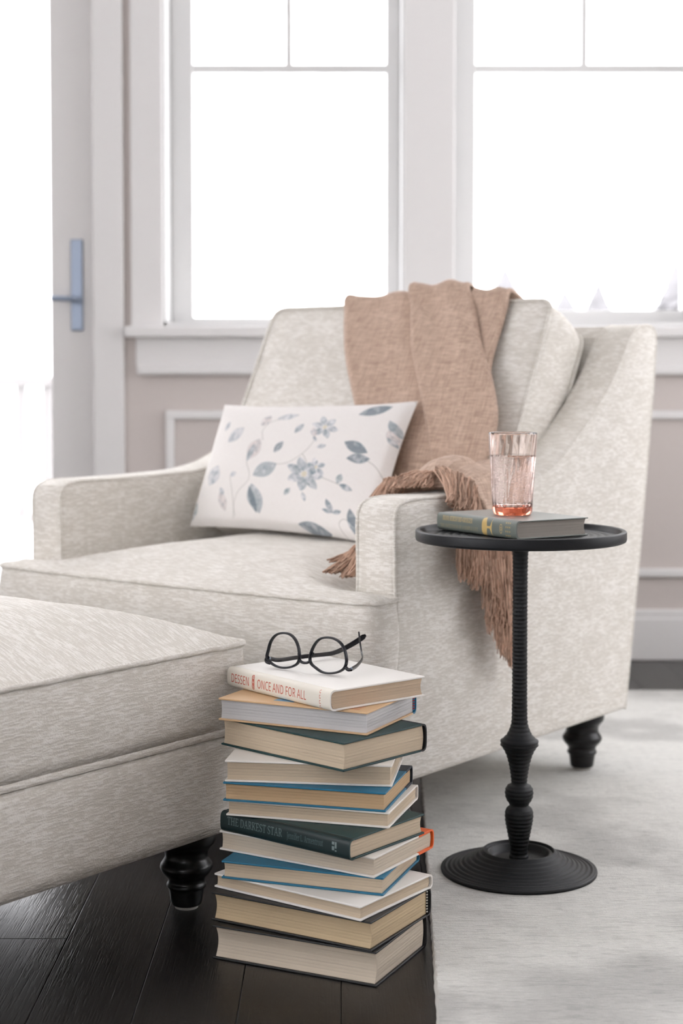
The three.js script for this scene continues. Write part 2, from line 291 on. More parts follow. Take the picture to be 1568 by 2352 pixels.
// ---------------------------------------------------------------- upholstery helpers
const TURN = THREE.MathUtils.degToRad(37.7);
function densify(poly, r, step = 0.012) {                             // rounds the corners of a closed polygon and samples it evenly
  const n = poly.length, pts = [];
  for (let i = 0; i < n; i++) {
    const a = V2(...poly[(i + n - 1) % n]), b = V2(...poly[i]), c = V2(...poly[(i + 1) % n]), rr = Math.min(poly[i][2] ?? r, a.distanceTo(b) * 0.48, b.distanceTo(c) * 0.48);
    const s = b.clone().add(a.clone().sub(b).setLength(rr)), e = b.clone().add(c.clone().sub(b).setLength(rr));
    for (let k = 0; k <= 6; k++) { const t = k / 6; pts.push(V2((1 - t) ** 2 * s.x + 2 * t * (1 - t) * b.x + t * t * e.x, (1 - t) ** 2 * s.y + 2 * t * (1 - t) * b.y + t * t * e.y)); }
  }
  const out = [];
  for (let i = 0; i < pts.length; i++) { const a = pts[i], b = pts[(i + 1) % pts.length], L = a.distanceTo(b), m = Math.max(1, Math.round(L / step)); for (let k = 0; k < m; k++) out.push(a.clone().lerp(b, k / m)); }
  return out;
}
function distTo(out, x, y) {
  let m = 1e9;
  for (let i = 0; i < out.length; i++) { const a = out[i], b = out[(i + 1) % out.length], dx = b.x - a.x, dy = b.y - a.y, L = dx * dx + dy * dy || 1e-12, k = clamp(((x - a.x) * dx + (y - a.y) * dy) / L), ex = a.x + k * dx - x, ey = a.y + k * dy - y, d = ex * ex + ey * ey; if (d < m) m = d; }
  return Math.sqrt(m);
}
// A boxed cushion over a closed outline: border of height z0..z1, crowned top and bottom. map(x, y, z) puts it in the thing's own frame.
function cushion(out, cx, cy, z0, z1, crownTop, lambda, crownBot, bulge, map, seed = 1, pucker = 0.0016) {
  const n = out.length, K = 16, side = 8, rings = [], ctr = V2(cx, cy), nrm = out.map((p, i) => { const a = out[(i + n - 1) % n], b = out[(i + 1) % n], d = b.clone().sub(a).normalize(); const q = V2(d.y, -d.x); return q.dot(p.clone().sub(ctr)) < 0 && false ? q.negate() : q; });
  let area = 0; for (let i = 0; i < n; i++) { const a = out[i], b = out[(i + 1) % n]; area += a.x * b.y - b.x * a.y; } if (area < 0) nrm.forEach((q) => q.negate());
  const crown = (x, y, c, i, s) => { const d = distTo(out, x, y), k = Math.sin(Math.min(1, d / lambda) * Math.PI / 2); return c * k + pucker * s ** 6 * (vnoise(i * 0.42, d * 30, seed) - 0.5) * 2 * Math.exp(-d / 0.035) + pucker * 1.1 * (vnoise(x / 0.07, y / 0.07, seed + 3) - 0.5); };
  for (let k = K; k >= 1; k--) { const s = 1 - (k / K) ** 1.15; rings.push(out.map((p, i) => { const x = lerp(cx, p.x, s * 0.995), y = lerp(cy, p.y, s * 0.995); return [x, y, z0 - crown(x, y, crownBot, i, s)]; })); }
  for (let k = 0; k <= side; k++) { const f = k / side, b = bulge * Math.sin(Math.PI * f); rings.push(out.map((p, i) => { const w = pucker * 0.8 * (vnoise(i * 0.3, f * 3, seed + 7) - 0.5); return [p.x + nrm[i].x * (b + w), p.y + nrm[i].y * (b + w), lerp(z0, z1, f)]; })); }
  for (let k = 1; k <= K; k++) { const s = 1 - (k / K) ** 1.15; rings.push(out.map((p, i) => { const x = lerp(cx, p.x, s * 0.995), y = lerp(cy, p.y, s * 0.995); return [x, y, z1 + crown(x, y, crownTop, i, s)]; })); }
  const pos = [], idx = []; for (const r of rings) for (const q of r) { const v = map(...q); pos.push(v.x, v.y, v.z); }
  for (let j = 0; j + 1 < rings.length; j++) for (let i = 0; i < n; i++) { const a = j * n + i, b = j * n + (i + 1) % n, c = a + n, d = b + n; if (area > 0) idx.push(a, b, d, a, d, c); else idx.push(a, d, b, a, c, d); }
  let g = new THREE.BufferGeometry(); g.setAttribute('position', new THREE.Float32BufferAttribute(pos, 3)); g.setIndex(idx); g.computeVertexNormals();
  const edge = (z, o) => { const R = rng(seed + 50), s = Math.max(1, Math.round(n / 150)), pts = []; for (let i = 0; i < n; i += s) pts.push(map(out[i].x + nrm[i].x * o, out[i].y + nrm[i].y * o, z + (R() - 0.5) * 0.0012)); return pts; };
  return { geo: boxUV(g), top: edge(z1, 0.001), bottom: edge(z0, 0.001) };
}
const LEG = [[0, 0.0055], [0.0225, 0.0055], [0.0245, 0.010], [0.0275, 0.030], [0.0305, 0.034], [0.0308, 0.038], [0.0285, 0.042], [0.0300, 0.048], [0.0370, 0.056], [0.0408, 0.063], [0.0405, 0.069], [0.0365, 0.075], [0.0335, 0.081], [0.0345, 0.090], [0.0390, 0.097], [0.0445, 0.104], [0.0460, 0.112], [0.0440, 0.120], [0.0420, 0.128], [0, 0.128]];
const legGeo = lathe(new THREE.SplineCurve(LEG.slice(1, -1).map((p) => V2(...p))).getPoints(70).map((v) => [Math.max(0, v.x), v.y]).reduce((a, p) => (a.push(p), a), [[0, 0.0055]]).concat([[0, 0.128]]), 40);
const footGeo = new THREE.CylinderGeometry(0.018, 0.018, 0.006, 24).translate(0, 0.003, 0);
function turnedLeg(parent, x, z, y = 0) { const l = part('leg', legGeo, M.lacquer, parent, 'glossy black turned leg'); l.position.set(x, y, z); const f = part('glide', footGeo, M.glide, l); return l; }

// ---------------------------------------------------------------- armchair
// local frame: x = -u (u runs from the side-table arm to the other arm), z = -t (t runs from the front to the back)
const SC = 0.969, hc = (h) => EYE - (EYE - h) * SC, CP = (t, u, h) => V3(-u * SC, hc(h), -t * SC), CQ = (t, u, h) => V3(-u, h, -t);
const chairPos = [0.0916, 0, -2.7209];
const chairToWorld = (v) => v.clone().applyAxisAngle(V3(0, 1, 0), -TURN).add(V3(...chairPos));
{
  const c = thing('armchair', 'cream chenille armchair with sloping arms, loose cushions and black turned legs', 'armchair', chairPos, -TURN);
  const PROF = [[0, 0.104], [0, 0.20], [0, 0.30], [0, 0.40], [0, 0.50], [0, 0.585], [0.012, 0.603], [0.04, 0.612], [0.16, 0.613], [0.30, 0.615], [0.42, 0.620], [0.50, 0.634], [0.58, 0.664], [0.65, 0.710], [0.72, 0.760], [0.78, 0.812], [0.835, 0.872], [0.868, 0.915], [0.895, 0.936], [0.93, 0.945], [0.975, 0.944], [0.995, 0.930], [0.997, 0.905], [0.985, 0.80], [0.968, 0.69], [0.945, 0.55], [0.922, 0.41], [0.866, 0.104]];
  const prof = PROF.map(([t, h]) => V2(t * SC, hc(h)));
  // arms: extruded side profile with soft edges
  function arm(u0) {
    const w = 0.089 * SC, b = 0.013, g = new THREE.ExtrudeGeometry(new THREE.Shape(prof), { depth: w - 2 * b, bevelEnabled: true, bevelThickness: b, bevelSize: b, bevelOffset: -b, bevelSegments: 4, curveSegments: 4, steps: 1 });
    // shape (t, h), depth along u -> local
    const p = g.attributes.position; for (let i = 0; i < p.count; i++) { const t = p.getX(i), h = p.getY(i), d = p.getZ(i) + b; p.setXYZ(i, -(u0 * SC + d), h, -t); }
    const q = boxUV(outward(g));
    const m = toCreasedNormals(q, 0.62);
    const a = part('arm', m, M.fabric, c);
    for (const uu of [u0 + 0.0040, u0 + 0.0850]) {
      const pts = []; for (let i = 0; i < PROF.length; i++) { const [t, h] = PROF[i]; pts.push(CP(t, uu, h)); }
      const off = pts.map((v, i) => { const a = pts[Math.max(0, i - 1)], b = pts[Math.min(pts.length - 1, i + 1)], d = b.clone().sub(a).normalize(), nn = V3(0, d.z, -d.y); return v.clone().addScaledVector(nn, 0.0032); });
      part('piping', boxUV(tube(off, 0.0034, 7, false, 220)), M.fabric, a);
    }
    return a;
  }
  arm(0); arm(0.855);
  // back frame between the arms
  const bp = [[0.74, 0.12], [0.775, 0.45], [0.80, 0.62], [0.845, 0.82], [0.868, 0.915], [0.89, 0.940], [0.965, 0.942], [0.988, 0.920], [0.972, 0.78], [0.945, 0.62], [0.915, 0.41], [0.862, 0.12]].map(([t, h]) => V2(t * SC, hc(h)));
  { const b = 0.008, g = new THREE.ExtrudeGeometry(new THREE.Shape(bp), { depth: 0.79 * SC, bevelEnabled: true, bevelThickness: b, bevelSize: b, bevelOffset: -b, bevelSegments: 3 }); const p = g.attributes.position; for (let i = 0; i < p.count; i++) p.setXYZ(i, -(0.078 * SC + p.getZ(i)), p.getY(i), -p.getX(i)); part('back_frame', boxUV(outward(g)), M.fabric, c); }
  part('seat_base', boxUV(roundBox(-0.865 * SC, -0.08 * SC, hc(0.104), hc(0.292), -0.78 * SC, -0.004, 0.01, 3)), M.fabric, c);
  // T-shaped seat cushion, ears in front of both arms
  const T = densify([[-0.085, -0.012, 0.035], [-0.004, -0.010, 0.018], [-0.004, 0.093, 0.010], [0.60, 0.093, 0.04], [0.60, 0.851, 0.04], [-0.004, 0.851, 0.010], [-0.004, 0.958, 0.018], [-0.085, 0.960, 0.035], [-0.100, 0.78, 0.2], [-0.106, 0.47, 0.2], [-0.100, 0.16, 0.2]], 0.03, 0.011);
  const seat = cushion(T, -0.03, 0.47, 0.296, 0.440, 0.052, 0.26, 0, 0.007, (t, u, z) => CP(t, u, z), 3, 0.0022);
  const sc = part('seat_cushion', seat.geo, M.fabric, c);
  part('piping', boxUV(tube(seat.top, 0.0046, 7, true, 700)), M.fabric, sc); part('piping', boxUV(tube(seat.bottom, 0.0046, 7, true, 400)), M.fabric, sc);
  // back cushion leaning on the frame
  const A = [0.445, 0.50], Bv = [0.703, 0.992], L = Math.hypot(Bv[0] - A[0], Bv[1] - A[1]), e = [(Bv[0] - A[0]) / L, (Bv[1] - A[1]) / L], n = [-e[1], e[0]];
  const o2 = densify([[0, 0.096], [0, 0.862], [L, 0.862], [L, 0.096]], 0.035, 0.012);
  const back = cushion(o2, L / 2, 0.48, -0.150, 0, 0.030, 0.22, 0.012, 0.008, (v, u, z) => CP(A[0] + e[0] * v + n[0] * z, u, A[1] + e[1] * v + n[1] * z), 6, 0.0022);
  const bc = part('back_cushion', back.geo, M.fabric, c);
  part('piping', boxUV(tube(back.top, 0.0044, 7, true, 500)), M.fabric, bc); part('piping', boxUV(tube(back.bottom, 0.0044, 7, true, 400)), M.fabric, bc);
  turnedLeg(c, -0.055, -0.745, rugTop + 0.0004); turnedLeg(c, -0.06, -0.06); turnedLeg(c, -0.855, -0.745); turnedLeg(c, -0.855, -0.06);
}

// ---------------------------------------------------------------- ottoman
{
  const so = 0.9803, pos = [0.0926, 0, -2.7526], oh = (h) => EYE - (EYE - h) * so;
  const c = thing('ottoman', 'cream chenille ottoman with a piped, crowned top on black turned legs', 'ottoman', pos, -TURN);
  const map = (t, u, z) => V3(-u, z, -t), t0 = -0.95 * so, t1 = -0.3505 * so, u0 = 0.038 * so, u1 = 0.90 * so;
  const o = densify([[t1, u0, 0.022], [t1, u1, 0.022], [t0, u1, 0.022], [t0, u0, 0.022]], 0.022, 0.011);
  const base = cushion(densify([[t1 - 0.002, u0 + 0.002], [t1 - 0.002, u1 - 0.002], [t0 + 0.002, u1 - 0.002], [t0 + 0.002, u0 + 0.002]], 0.02, 0.012), (t0 + t1) / 2, (u0 + u1) / 2, 0.124, oh(0.262), 0, 0.1, 0, 0.003, map, 13, 0.0012);
  part('base', base.geo, M.fabric, c);
  // flat welted seam between base and cushion
  const band = cushion(densify([[t1 + 0.0002, u0 - 0.0002], [t1 + 0.0002, u1 + 0.0002], [t0 - 0.0002, u1 + 0.0002], [t0 - 0.0002, u0 - 0.0002]], 0.022, 0.014), (t0 + t1) / 2, (u0 + u1) / 2, oh(0.262), oh(0.274), 0, 0.1, 0, 0.0016, map, 15, 0.0004);
  part('seam_band', band.geo, M.fabric, c);
  const cu = cushion(o, (t0 + t1) / 2, (u0 + u1) / 2, oh(0.274), oh(0.404), 0.072, 0.27, 0, 0.0035, map, 14, 0.0022);
  const k = part('top_cushion', cu.geo, M.fabric, c);
  part('piping', boxUV(tube(cu.top, 0.0047, 7, true, 700)), M.fabric, k);
  for (const [t, u] of [[t1 - 0.075, u0 + 0.062], [t1 - 0.075, u1 - 0.062], [t0 + 0.075, u0 + 0.062], [t0 + 0.075, u1 - 0.062]]) turnedLeg(c, -u, -t);
}

// ---------------------------------------------------------------- throw pillow with printed sprigs
{
  const P = thing('throw_pillow', 'white lumbar pillow printed with grey-blue leaf sprigs, leaning on the armchair back cushion', 'pillow', chairPos, -TURN);
  const C = { bl: CQ(0.345, 0.800, 0.506), br: CQ(0.300, 0.262, 0.504), tl: CQ(0.450, 0.790, 0.768), tr: CQ(0.492, 0.298, 0.780) };
  const quad = [[275, 120], [1325, 95], [1040, 870], [90, 790]];       // the pillow's corners where its sprigs were read off
  const toUV = (x, y) => { let a = 0.5, b = 0.5; for (let i = 0; i < 30; i++) { const f = (p) => (1 - a) * (1 - b) * quad[0][p] + a * (1 - b) * quad[1][p] + a * b * quad[2][p] + (1 - a) * b * quad[3][p]; const ex = x - f(0), ey = y - f(1); const xa = (1 - b) * (quad[1][0] - quad[0][0]) + b * (quad[2][0] - quad[3][0]), ya = (1 - b) * (quad[1][1] - quad[0][1]) + b * (quad[2][1] - quad[3][1]), xb = (1 - a) * (quad[3][0] - quad[0][0]) + a * (quad[2][0] - quad[1][0]), yb = (1 - a) * (quad[3][1] - quad[0][1]) + a * (quad[2][1] - quad[1][1]), D = xa * yb - xb * ya; a += (ex * yb - xb * ey) / D; b += (xa * ey - ex * ya) / D; } return [a, b]; };
  const TW = 1400, THt = 900;
  const print = canvasTex(TW, THt, (g) => {
    const R = rng(77); g.fillStyle = 'rgb(236,232,229)'; g.fillRect(0, 0, TW, THt);
    for (let i = 0; i < 9000; i++) { const v = R(); g.fillStyle = v > 0.5 ? 'rgba(255,255,255,0.10)' : 'rgba(190,180,172,0.10)'; g.fillRect(R() * TW, R() * THt, v > 0.25 ? 9 : 2, v > 0.25 ? 2 : 9); }
    const pt = (x, y) => { const [a, b] = toUV(x, y); return [a * TW, b * THt]; };
    const leaf = (x, y, len, deg, w, tone, veins = true) => {
      const r = deg * Math.PI / 180, [ax, ay] = pt(x - Math.cos(r) * len / 2, y - Math.sin(r) * len / 2), [bx, by] = pt(x + Math.cos(r) * len / 2, y + Math.sin(r) * len / 2), [sx, sy] = pt(x - Math.sin(r) * w / 2, y + Math.cos(r) * w / 2), [qx, qy] = pt(x + Math.sin(r) * w / 2, y - Math.cos(r) * w / 2);
      const path = () => { g.beginPath(); g.moveTo(ax, ay); g.quadraticCurveTo(2 * sx - (ax + bx) / 2, 2 * sy - (ay + by) / 2, bx, by); g.quadraticCurveTo(2 * qx - (ax + bx) / 2, 2 * qy - (ay + by) / 2, ax, ay); g.closePath(); };
      path(); g.fillStyle = tone; g.fill();
      g.save(); path(); g.clip();
      for (let k = 0; k < 16; k++) { g.fillStyle = R() > 0.5 ? 'rgba(250,248,246,0.22)' : 'rgba(110,124,136,0.18)'; g.beginPath(); g.ellipse(lerp(ax, bx, R()) + (R() - 0.5) * 40, lerp(ay, by, R()) + (R() - 0.5) * 40, 8 + 22 * R(), 5 + 12 * R(), R() * 3, 0, 7); g.fill(); }
      g.restore();
      if (veins) { g.strokeStyle = 'rgba(110,120,130,0.4)'; g.lineWidth = 2; g.beginPath(); g.moveTo(ax, ay); g.lineTo(bx, by); g.stroke(); g.strokeStyle = 'rgba(120,130,140,0.4)'; g.lineWidth = 1.5; path(); g.stroke(); }
    };
    const stem = (...q) => { g.strokeStyle = 'rgba(150,148,142,0.75)'; g.lineWidth = 3.2; g.beginPath(); q.forEach(([x, y], i) => { const [a, b] = pt(x, y); if (!i) g.moveTo(a, b); else g.lineTo(a, b); }); g.stroke(); };
    const sm = (pts) => stem(...spline(pts.map(([x, y]) => V3(x, y, 0)), 24).map((v) => [v.x, v.y]));
    sm([[365, 780], [410, 660], [490, 575], [475, 480]]); sm([[600, 500], [700, 495], [790, 440], [850, 365], [860, 320]]); sm([[790, 440], [810, 490], [800, 560]]); sm([[850, 560], [900, 580], [960, 605]]); sm([[1090, 455], [1130, 490], [1150, 560]]); sm([[380, 770], [385, 650], [375, 560]]); sm([[570, 360], [565, 300], [600, 250]]); sm([[910, 860], [905, 800], [940, 775], [965, 800]]); sm([[590, 250], [690, 220], [760, 200]]);
    const pale = 'rgba(190,195,199,0.58)', mid = 'rgba(156,166,171,0.72)', dark = 'rgba(118,129,136,0.80)', pink = 'rgba(212,200,196,0.65)', green = 'rgba(164,176,174,0.65)';
    for (const l of [[400, 320, 130, -40, 62, pale], [335, 265, 60, -60, 26, pale], [520, 410, 135, -60, 72, pink], [500, 430, 110, -66, 30, mid], [580, 530, 150, -25, 78, mid], [510, 685, 155, 84, 82, mid], [495, 690, 140, 84, 34, dark], [265, 545, 120, -60, 84, pale], [322, 690, 105, 80, 46, pink], [322, 640, 45, 70, 26, pale], [135, 722, 95, -70, 42, green], [660, 400, 82, -50, 34, dark], [770, 287, 74, -50, 30, mid], [890, 395, 48, -15, 22, mid], [1055, 392, 115, 28, 66, dark], [1060, 455, 105, -4, 52, dark], [1145, 168, 165, -20, 56, dark], [1228, 270, 90, 70, 44, mid], [1215, 320, 80, 80, 44, pink], [1210, 345, 50, 60, 26, mid], [960, 572, 60, -60, 28, green], [982, 615, 60, 25, 32, mid], [688, 650, 52, -45, 24, green], [768, 676, 46, 86, 22, mid], [884, 716, 70, 80, 28, dark], [912, 744, 46, -15, 20, mid], [866, 742, 44, 20, 20, mid], [770, 828, 145, 14, 56, dark], [972, 785, 130, 95, 44, dark], [700, 212, 120, -14, 34, pale], [580, 238, 80, -50, 46, pink], [395, 550, 40, -30, 24, pale]]) leaf(...l);
    const bloom = (x, y, r, n, o) => { for (let k = 0; k < n; k++) { const a = o + k / n * 6.283; leaf(x + Math.cos(a) * r * 0.62, y + Math.sin(a) * r * 0.62, r * 0.95, a * 180 / Math.PI, r * 0.55, k % 3 ? mid : pale, false); leaf(x + Math.cos(a + 0.3) * r * 0.5, y + Math.sin(a + 0.3) * r * 0.5, r * 0.5, a * 180 / Math.PI + 20, r * 0.18, dark, false); } const [cx, cy] = pt(x, y); g.fillStyle = 'rgba(214,206,186,0.9)'; g.beginPath(); g.arc(cx, cy, r * 0.22, 0, 7); g.fill(); };
    bloom(905, 278, 66, 6, 0.3); bloom(790, 555, 88, 7, 0.1); bloom(855, 515, 48, 5, 0.9); leaf(850, 310, 60, 80, 34, pink, false); leaf(856, 352, 34, 60, 18, dark, false);
  });
  print.flipY = false;
  const cl = phys({ color: 0xffffff, map: print, roughness: 0.9, bumpMap: tex(256, 256, (x, y) => 0.5 + 0.25 * Math.sin(x * Math.PI / 2) * Math.sin(y * Math.PI / 2) + 0.25 * vnoise(x / 3, y / 3, 91, 85, 85), false, [5, 4]), bumpScale: 0.0006, sheen: 0.2, sheenRoughness: 0.6 });
  const U = C.tr.clone().sub(C.tl).normalize(), Dn = C.bl.clone().sub(C.tl).normalize(), Nn = Dn.clone().cross(U).normalize();
  const face = (s) => gridGeo(48, 34, (i, j) => {
    const a = 2 * i - 1, b = 2 * j - 1, ai = i + 0.0, pinA = 1 - 0.045 * (1 - b * b), pinB = 1 - 0.06 * (1 - a * a), aa = (a * pinA + 1) / 2, bb = (b * pinB + 1) / 2;
    const p = C.tl.clone().multiplyScalar((1 - aa) * (1 - bb)).addScaledVector(C.tr, aa * (1 - bb)).addScaledVector(C.br, aa * bb).addScaledVector(C.bl, (1 - aa) * bb);
    const th = (s > 0 ? 0.060 : 0.034) * Math.pow(Math.max(0, (1 - a * a) * (1 - b * b)), 0.42) + 0.003 * (vnoise(i * 5, j * 4, 93) - 0.5) * (1 - a * a) * (1 - b * b);
    return p.addScaledVector(Nn, s * th);
  });
  const f = face(1), bk = face(-1);
  const flip = (g) => { const x = g.index.array; for (let i = 0; i < x.length; i += 3) { const t = x[i]; x[i] = x[i + 1]; x[i + 1] = t; } g.computeVertexNormals(); return g; };
  part('cover_front', flip(f), cl, P); part('cover_back', bk, cl, P);
}

// ---------------------------------------------------------------- throw blanket over back cushion and arm
{
  const B = thing('throw_blanket', 'dusty pink gauze throw with fringe draped over the armchair back and arm', 'blanket', chairPos, -TURN);
  const N = 512, weave = new Float32Array(N * N);
  for (let y = 0; y < N; y++) for (let x = 0; x < N; x++) { const a = vnoise(x / 2.2, y / 40, 101, 0, 0), b = vnoise(x / 40, y / 2.2, 102, 0, 0), c = 0.5 + 0.25 * (Math.sin(x * Math.PI / 2) + Math.sin(y * Math.PI / 2)); weave[y * N + x] = 0.4 * a + 0.4 * b + 0.2 * c; }
  const wm = tex(N, N, (x, y) => { const k = smooth(0.25, 0.75, weave[y * N + x]); return [lerp(0.67, 0.84, k), lerp(0.57, 0.74, k), lerp(0.505, 0.665, k)]; }, true, [5, 5]);
  const cloth = phys({ color: 0xffffff, map: wm, bumpMap: tex(N, N, (x, y) => weave[y * N + x], false, [5, 5]), bumpScale: 0.0016, roughness: 0.95, sheen: 0.3, sheenColor: rgb(0.9, 0.8, 0.75), sheenRoughness: 0.6, side: THREE.DoubleSide });
  // path over the back cushion, in (t, h): from behind, over the crown, down the front
  const A = [0.445 * SC, hc(0.50)], T2 = [0.703 * SC, hc(0.992)], Lc = Math.hypot(T2[0] - A[0], T2[1] - A[1]), e = [(T2[0] - A[0]) / Lc, (T2[1] - A[1]) / Lc], nn = [-e[1], e[0]];
  const bulgeAt = (v) => 0.030 * Math.sin(clamp(Math.min(v, Lc - v) / 0.22) * Math.PI / 2);
  const pathPts = (off) => { const q = []; const P = (v, z) => q.push([A[0] + e[0] * v + nn[0] * z, A[1] + e[1] * v + nn[1] * z]); P(Lc - 0.03, -0.164); P(Lc - 0.002, -0.163); P(Lc + 0.017 + off, -0.145); P(Lc + 0.019 + off, -0.07); P(Lc + 0.017 + off, -0.012); P(Lc + 0.009 + off, 0.009 + off); for (let v = Lc - 0.02; v > 0.1; v -= 0.04) P(v, bulgeAt(v) + off + 0.008); P(0.08, 0.035 + off); return q; };
  const LB = hc(0.5);
  // a pleat: left and right edges as [v, u] pairs down the front; v beyond Lc is over the top
  function pleat(left, right, off, thick, seed, vEnd, ripple) {
    const q = pathPts(off), cur = new THREE.CatmullRomCurve3(q.map(([t, h]) => V3(t, h, 0)), false, 'centripetal'), n = 80, pts = cur.getSpacedPoints(n);
    const list = [];
    const surf = (s) => gridGeo(40, n, (i, j) => {
      const k = Math.round(j * n), c = pts[k], a = pts[Math.max(0, k - 1)], b = pts[Math.min(n, k + 1)], d = b.clone().sub(a).normalize(), nx = d.y, ny = -d.x;   // outward
      const v = (c.x - A[0]) * e[0] + (c.y - A[1]) * e[1], over = k < n * 0.3, vv = over ? Math.max(v, Lc) : v;
      const lu = curveAt(left, vv), ru = curveAt(right, vv), u = lerp(lu, ru, i), x = 2 * i - 1;
      const body = thick * (1 - Math.pow(Math.abs(x), 6)) * 0.5 + 0.002, wr = ripple * (vnoise(i * 4 + j * 1.2, j * 9, seed) - 0.5) + ripple * 0.7 * Math.sin(i * 9 + 4 * vnoise(j * 5, 0.5, seed + 1));
      const roll = 0.006 * Math.exp(-(((x + 0.9) / 0.13) ** 2)) + 0.004 * Math.exp(-(((x - 0.92) / 0.1) ** 2));
      const shut = 1 - Math.pow(Math.abs(x), 30), o = s > 0 ? -0.001 + (body + wr * (1 - x * x) + roll + 0.001) * shut : -0.001;
      return CQ(c.x - nx * 0 + (nx * o) * (1), u + 0.003 * (vnoise(j * 7, 1, seed + 2) - 0.5), c.y + ny * o);
    });
    list.push(surf(1), surf(-1));
    return list;
  }
  // outward normal check: on the front face the path runs downwards, so (d.y, -d.x) points to the front
  const geos = [];
  geos.push(...pleat([[0.10, 0.42], [0.22, 0.455], [0.29, 0.495], [0.43, 0.575], [0.55, 0.632], [0.60, 0.645]], [[0.10, 0.20], [0.29, 0.27], [0.43, 0.33], [0.60, 0.40]], 0.004, 0.012, 111, 0.1, 0.006));
  geos.push(...pleat([[0.10, 0.17], [0.30, 0.19], [0.43, 0.25], [0.60, 0.30]], [[0.10, 0.12], [0.30, 0.152], [0.37, 0.166], [0.47, 0.178], [0.54, 0.190], [0.60, 0.196]], 0.006, 0.012, 112, 0.1, 0.004));
  geos.push(...pleat([[0.08, 0.20], [0.15, 0.238], [0.275, 0.303], [0.43, 0.386], [0.58, 0.456]], [[0.08, 0.118], [0.15, 0.108], [0.23, 0.106], [0.326, 0.146], [0.427, 0.208], [0.567, 0.292]], 0.018, 0.014, 113, 0.08, 0.007));
  const clothGeo = (g) => { const h = g.clone(); return boxUV(h); };
  // the end of the throw lying over the arm
  const across = [[0.230, 0.515], [0.175, 0.535], [0.135, 0.590], [0.105, 0.640], [0.070, 0.655], [0.030, 0.650], [-0.002, 0.636], [-0.016, 0.600], [-0.021, 0.560], [-0.023, 0.535]];
  const front = [[0, 0.19], [0.2, 0.15], [0.32, 0.14], [0.45, 0.180], [0.58, 0.182], [0.68, 0.185], [0.8, 0.210], [1, 0.27]], rear = [[0, 0.395], [0.3, 0.415], [0.6, 0.435], [0.7, 0.425], [0.85, 0.40], [1, 0.36]];
  const acc = new THREE.CatmullRomCurve3(across.map(([u, h]) => V3(u, h, 0)), false, 'centripetal').getSpacedPoints(90);
  const saddle = (s) => gridGeo(90, 60, (q, p) => {
    const k = Math.round(q * 90), c = acc[k], a = acc[Math.max(0, k - 1)], b = acc[Math.min(90, k + 1)], d = b.clone().sub(a).normalize(), n = V2(-d.y, d.x).multiplyScalar(-1);
    const out = n.x * (c.x - 0.08) + n.y * (c.y - 0.5) > 0 ? 1 : -1;
    const t = lerp(curveAt(front, q), curveAt(rear, q), p), top = Math.exp(-(((q - 0.48) / 0.22) ** 2));
    const fold = 0.010 * Math.sin(p * 13 + 3 * vnoise(q * 3, 0.3, 121)) * (0.35 + 0.65 * vnoise(q * 4, p * 2, 122)) + 0.006 * (vnoise(p * 14 + q * 2, q * 6, 123) - 0.5), slope = t > 0.40 ? 0 : 0;
    const hump = 0.018 * top * Math.exp(-(((p - 0.28) / 0.25) ** 2)) * (q < 0.62 ? 1 : 0.3), keep = q > 0.6 ? 0.35 : 1;
    const shut = smooth(0, 0.05, Math.min(p, 1 - p)) * smooth(0, 0.03, Math.min(q, 1 - q)), o = s > 0 ? 0.002 + (0.008 + Math.max(-0.006, fold * keep) + hump) * shut : 0.002;
    return CQ(t, c.x + out * n.x * o, c.y + out * n.y * o + (t > 0.38 ? (t - 0.38) * 0.10 * top : 0) - clamp(c.y - 0.628, 0, 0.030) * (1 - smooth(0, 0.3, p)));
  });
  geos.push(saddle(1), saddle(-1));
  const all = merge(geos.map((g) => { g.computeVertexNormals(); return boxUV(g); }));
  part('cloth', all, cloth, B);
  // fringe: twisted yarns in loose bunches
  const R = rng(131), yarns = [];
  const yarn = (p0, p1, p2, p3, r) => { const c = new THREE.CubicBezierCurve3(p0, p1, p2, p3), n = 9, base = c.getPoints(n), ph = R() * 6.28, w = 0.0016 + 0.003 * R(); base.forEach((v, i) => { const k = i / n; v.x += w * Math.sin(ph + k * 15) * k; v.z += w * Math.cos(ph + k * 12) * k; }); const yg = new THREE.TubeGeometry(new THREE.CatmullRomCurve3(base), 12, r * (0.7 + 0.6 * R()), 4, false), f = 0.75 + 0.85 * R(), ca = new Float32Array(yg.attributes.position.count * 3); for (let i = 0; i < ca.length; i += 3) { ca[i] = 0.47 * f; ca[i + 1] = 0.315 * f; ca[i + 2] = 0.235 * f; } yg.setAttribute('color', new THREE.BufferAttribute(ca, 3)); yarns.push(yg); };
  const J = (k) => (R() - 0.5) * 2 * k;
  const bunch = (t, u, h, t2, u2, h2, len, count, spread, r = 0.0010) => {
    for (let i = 0; i < count; i++) {
      const a = CQ(t + J(0.006), u + J(0.004), h + J(0.004)), b = CQ(t2 + J(spread), u2 + Math.abs(J(0.006)) * -1, h2 + len * (0.16 * R()));
      yarn(a, a.clone().lerp(b, 0.3).add(V3(J(0.004), 0.004, J(0.004))), a.clone().lerp(b, 0.7).add(V3(J(0.006), J(0.004), J(0.006))), b, r);
    }
  };
  // outer side of the arm, hanging straight down behind the table
  for (let i = 0; i < 16; i++) { const t = 0.138 + i * 0.0068; bunch(t + 0.012, -0.020 - 0.012 * R(), lerp(0.618, 0.555, i / 15), t + J(0.01), -0.034, curveAt([[0.13, 0.478], [0.17, 0.462], [0.25, 0.440]], t) + J(0.01), 0.08, 15, 0.008); }
  for (let i = 0; i < 17; i++) { const t = 0.216 + i * 0.0072; bunch(t, -0.030, 0.545, t + J(0.008), -0.038, curveAt([[0.21, 0.405], [0.235, 0.375], [0.26, 0.335], [0.30, 0.300], [0.345, 0.255], [0.37, 0.25]], t) + J(0.012), 0.14, 17, 0.009); }
